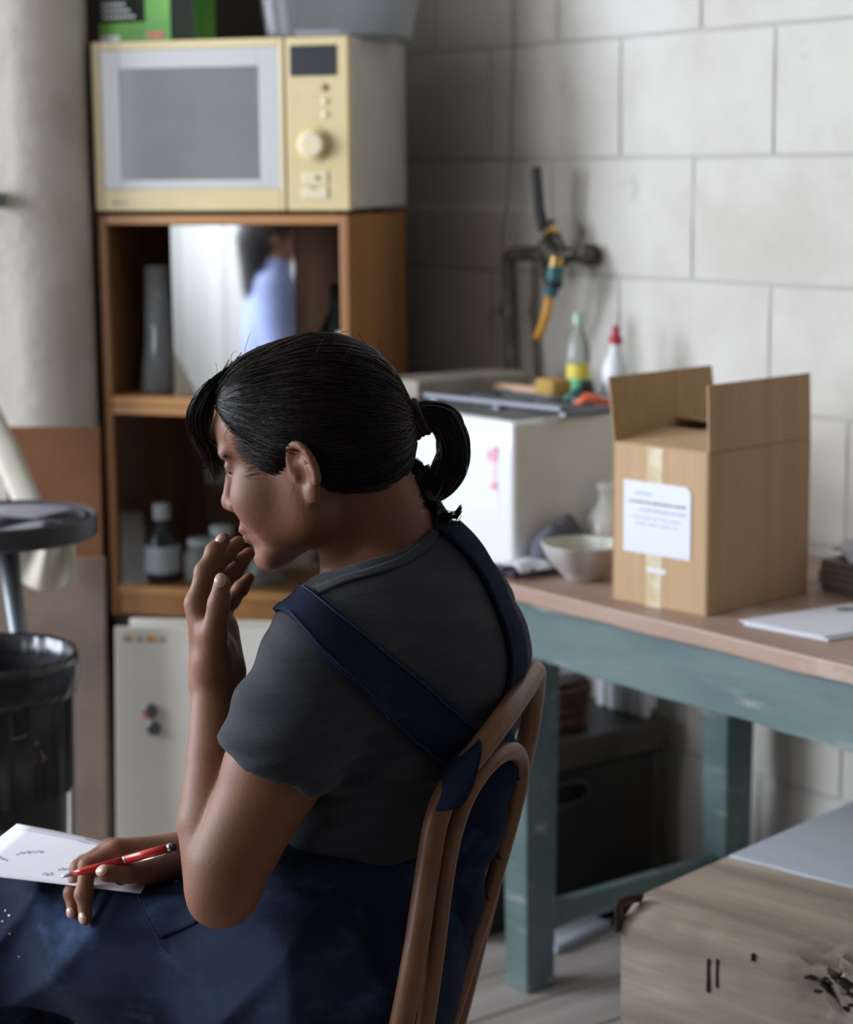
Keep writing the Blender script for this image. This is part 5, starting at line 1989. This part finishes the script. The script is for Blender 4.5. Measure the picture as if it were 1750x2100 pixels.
outer = [(800, 2200, 1.90), (826, 2090, 1.905), (852, 1950, 1.915), (875, 1800, 1.94), (896, 1680, 1.95), (932, 1602, 1.965), (985, 1536, 1.985), (1040, 1462, 2.03), (1078, 1408, 2.11), (1094, 1378, 2.18), (1098, 1388, 2.25), (1093, 1440, 2.285),
         (1078, 1530, 2.30), (1040, 1680, 2.30), (990, 1880, 2.29), (945, 2060, 2.28), (925, 2130, 2.28)]
hoop('outer_hoop', outer, .0125)
inner_ = [(855, 2200, 1.93), (872, 2100, 1.93), (893, 1950, 1.935), (912, 1800, 1.950), (932, 1700, 1.968), (962, 1622, 1.978), (1008, 1560, 2.008), (1045, 1540, 2.05), (1064, 1552, 2.09), (1066, 1600, 2.11), (1045, 1690, 2.12),
          (1005, 1830, 2.13), (965, 1960, 2.14), (925, 2090, 2.15), (895, 2190, 2.15)]
hoop('inner_hoop', inner_, .0098)
sc0 = Vector((pelv[0] - .105, pelv[1] + .07, .425))
wc(G().lathe([(.175, 0), (.19, .006), (.19, .026), (.175, .03), (.01, .024)], 48, c=sc0).build('seat', 'bentwood', None, smooth='auto'))
for a in (35, 145, 215, 325):
    q = Vector((math.cos(R(a)) * .175, math.sin(R(a)) * .175, 0))
    wc(G().tube([sc0 + q, sc0 + q * 1.2 + Vector((0, 0, -.425))], [.016, .012], 12).build('leg', 'bentwood', None, smooth=True))
ringp = [sc0 + Vector((math.cos(a) * .165, math.sin(a) * .165, -.20)) for a in np.linspace(0, 2 * PI, 40, endpoint=False)]
wc(G().tube(ringp, .009, 10, closed=True).build('leg_ring', 'bentwood', None, smooth=True))
for (x, y, Y) in ((1062, 1592, 2.108), (1026, 1755, 2.126), (1003, 1838, 2.132)):
    c = A(x, y, Y - .009)
    wc(G().lathe([(.0042, 0), (.0042, .002)], 12, c=c, axis=(.2, -1, .1)).build('screw_hole', 'rot_black', None))

# ================================================================== letter on the lap, red pen
pa_, pb2, pc2, pd_ = atZ(35, 1690, .632), atZ(330, 1762, .632), atZ(288, 1832, .624), atZ(-90, 1788, .624)
g = G()
rows = []
for i in range(9):
    row = []
    for j in range(9):
        a_, b_ = i / 8, j / 8
        p = (pa_.lerp(pb2, b_)).lerp(pd_.lerp(pc2, b_), a_)
        row.append(p - pa_ + Vector((0, 0, .004 * math.sin(b_ * 3.0) * (1 - a_))))
    rows.append(row)
g.grid(rows)
letter = thing('letter', 'white handwritten letter lying on the lap under the hand', 'paper', pa_)
g.build('sheet', 'paper', letter, smooth=True, solid=.0008)


def lp(a_, b_, up=.0010):
    p = (pa_.lerp(pb2, b_)).lerp(pd_.lerp(pc2, b_), a_)
    return p - pa_ + Vector((0, 0, .004 * math.sin(b_ * 3.0) * (1 - a_) + up))


G().tube([lp(.10, t) for t in np.linspace(.02, .75, 14)], .0003, 4).build('ruled_line', 'ink_pale', letter)
rr = random.Random(21)


def scribble(a0, b0, a1, b1, n, amp, m='ink_pale', r=.0003):
    pts = []
    for i in range(n * 4):
        t = i / (n * 4)
        pts.append(lp(a0 + (a1 - a0) * t + amp * math.sin(i * 1.9) * rr.uniform(.3, 1), b0 + (b1 - b0) * t))
    G().tube(catmull(pts, 3), r, 4).build('handwriting', m, letter)


mat('ink_violet', (0.30, 0.26, 0.52, 1), 0.6, bump=.02)
scribble(.55, .20, .42, .34, 4, .045, 'ink_violet')
scribble(.65, .10, .70, .20, 3, .045, 'ink_violet')
scribble(.72, .50, .70, .56, 2, .04, 'ink_violet')
scribble(.86, .44, .84, .50, 2, .04, 'ink_violet')
scribble(.66, .62, .55, .68, 3, .04, 'ink_violet')
scribble(.80, .58, .76, .66, 3, .04, 'ink_violet')
scribble(.04, .50, .05, .62, 7, .008, 'ink')
for k in range(4):
    scribble(.11 + k * .018, .60, .11 + k * .018, .70, 6, .003, 'ink', .0002)
scribble(.10, .44, .13, .56, 5, .003, 'ink', .0002)

mat('pen_red', (0.55, 0.02, 0.015, 1), 0.25, coat=.4, bump=.01)
mat('chrome', (0.7, 0.7, 0.72, 1), 0.2, metal=1.0, bump=.01)
SHIFT = True
pt, pe = Vector(A(124, 1799, 2.165)), Vector(A(362, 1735, 2.160))
SHIFT = False
pen = thing('pen', 'red ballpoint pen with silver tip and black rubber end held in the hand', 'pen', pt)
dv = pe - pt
G().tube([dv * 0, dv * .03, dv * .12], [.0006, .0016, .0031], 14).build('tip', 'chrome', pen, smooth=True)
G().tube([dv * .12, dv * .2, dv * .55], [.0032, .0040, .0043], 16).build('barrel', 'pen_red', pen, smooth=True)
G().tube([dv * .55, dv * .57], .0046, 16).build('ring', 'chrome', pen, smooth=True)
G().tube([dv * .57, dv * .8, dv * .93], [.0046, .0048, .0046], 16).build('upper_barrel', 'pen_red', pen, smooth=True)
G().tube([dv * .93, dv * .955], .0049, 16).build('ring', 'chrome', pen, smooth=True)
G().tube([dv * .955, dv * .985, dv * 1.0], [.0042, .0044, .002], 14).build('rubber_end', 'black_rubber', pen, smooth=True)
off = Vector((.0, -.004, -.0045))
G().tube([dv * .93 + off * .8, dv * .90 + off, dv * .64 + off], .0014, 6, flat=(1.6, .8)).build('clip', 'chrome', pen, smooth=True)

# ================================================================== the second person, seen only in the mirrored pane
mat('shirt_blue', (0.27, 0.31, 0.52, 1), 0.9, col2=(.24, .28, .48, 1), scale=12, bump=.2)
mat('trousers_dark', (0.04, 0.04, 0.05, 1), 0.9, bump=.2)
_pp = Vector((cl0.x, cl0.y, 0)) + cdir * .33
_pn = Vector((cdir.y, -cdir.x, 0))
_d = ray(548, 600)
_o = Vector((0, 0, CAM_H))
_t = (_pp - _o).dot(_pn) / _d.dot(_pn)
_h = _o + _d * _t
_r = (_d - _pn * 2 * _d.dot(_pn)).normalized()
sp = _h + _r * 3.1
sp.z = 0
p2_ = thing('person', 'seated person in a pale blue shirt with dark hair, reflected in the cabinet pane', 'person', (sp.x, sp.y, .45))
sx, sy = sp.x, sp.y
f2 = np.array([.75, -.66, 0.0])
l2 = np.array([.66, .75, 0.0])


def Q2(f, l, z):
    return np.array([sx, sy, 0]) + f * f2 + l * l2 + np.array([0, 0, z])


M2 = np.array([f2, l2, [0, 0, 1.0]])
B2 = Field((sx - .6, sy - .75, .0), (sx + .75, sy + .6, 1.34), .009)
B2.ell(Q2(.02, 0, .82), (.09, .14, .22), M2, .03).ell(Q2(0, 0, .55), (.11, .15, .10), M2, .03)
B2.cone(Q2(0.02, 0, 1.0), Q2(.03, 0, 1.10), .05, .05, .02)
B2.ell(Q2(.03, 0, 1.18), (.09, .072, .09), M2, .02).ell(Q2(.06, 0, 1.14), (.05, .055, .075), M2, .02)
B2.cone(Q2(.12, 0, 1.165), Q2(.135, 0, 1.145), .010, .012, .01)
for s_ in (1, -1):
    B2.ell(Q2(.02, s_ * .075, 1.16), (.018, .008, .03), M2, .006)
    B2.chain([Q2(.0, s_ * .17, .98), Q2(.02, s_ * .21, .72), Q2(.24, s_ * .12, .66)], [.05, .042, .028], .02)
    B2.cone(Q2(.24, s_ * .12, .66), Q2(.31, s_ * .09, .64), .026, .018, .01)
    for k in range(4):
        B2.cone(Q2(.31, s_ * (.075 + .014 * k), .645), Q2(.365, s_ * (.07 + .014 * k), .62), .009, .007, .006)
    B2.cone(Q2(.26, s_ * .09, .66), Q2(.30, s_ * .05, .635), .011, .008, .006)
    B2.chain([Q2(.02, s_ * .10, .53), Q2(.42, s_ * .12, .52), Q2(.42, s_ * .12, .09)], [.08, .06, .045], .02)
    B2.cone(Q2(.40, s_ * .12, .05), Q2(.55, s_ * .13, .04), .042, .036, .02)
B2.build('body', 'skin', p2_, 1)
S2 = Field((sx - .5, sy - .6, .5), (sx + .5, sy + .5, 1.2), .009)
S2.ell(Q2(.02, 0, .82), (.115, .165, .235), M2, .03).ell(Q2(0, 0, .60), (.125, .165, .10), M2, .03)
for s_ in (1, -1):
    S2.chain([Q2(.0, s_ * .165, .985), Q2(.02, s_ * .21, .73), Q2(.20, s_ * .14, .67)], [.066, .056, .042], .04)
S2.cone(Q2(.02, 0, 1.0), Q2(.025, 0, 1.055), .066, .06, .02)
S2.wrinkle(lambda x, y, z: .004 * np.sin(40 * z + 25 * x) * np.sin(18 * y))
S2.build('shirt', 'shirt_blue', p2_, 1)
T2 = Field((sx - .5, sy - .7, .0), (sx + .7, sy + .5, .75), .010)
T2.ell(Q2(0, 0, .54), (.13, .165, .10), M2, .03)
for s_ in (1, -1):
    T2.chain([Q2(.02, s_ * .10, .53), Q2(.42, s_ * .12, .525), Q2(.42, s_ * .12, .12)], [.092, .075, .062], .02)
T2.build('trousers', 'trousers_dark', p2_, 1)
H2 = Field((sx - .3, sy - .3, .9), (sx + .35, sy + .3, 1.36), .007)
H2.ell(Q2(.01, 0, 1.20), (.105, .088, .10), M2, .02).cone(Q2(-.05, 0, 1.15), Q2(-.045, 0, .98), .065, .05, .03)
H2.ell(Q2(.12, 0, 1.13), (.075, .10, .085), M2, .01, op='sub')
H2.build('hair', 'hair_dark', p2_, 1)
st2 = thing('wooden_stool', 'plain wooden stool under the person in the blue shirt', 'stool', (sx, sy, 0))
G().lathe([(.17, .405), (.18, .41), (.18, .431), (.17, .435)], 40).build('seat', 'pale_wood', st2, smooth='auto')
for a in (45, 135, 225, 315):
    q = Vector((math.cos(R(a)) * .12, math.sin(R(a)) * .12, 0))
    G().tube([q + Vector((0, 0, .41)), q * 1.25], .015, 10).build('leg', 'pale_wood', st2, smooth=True)
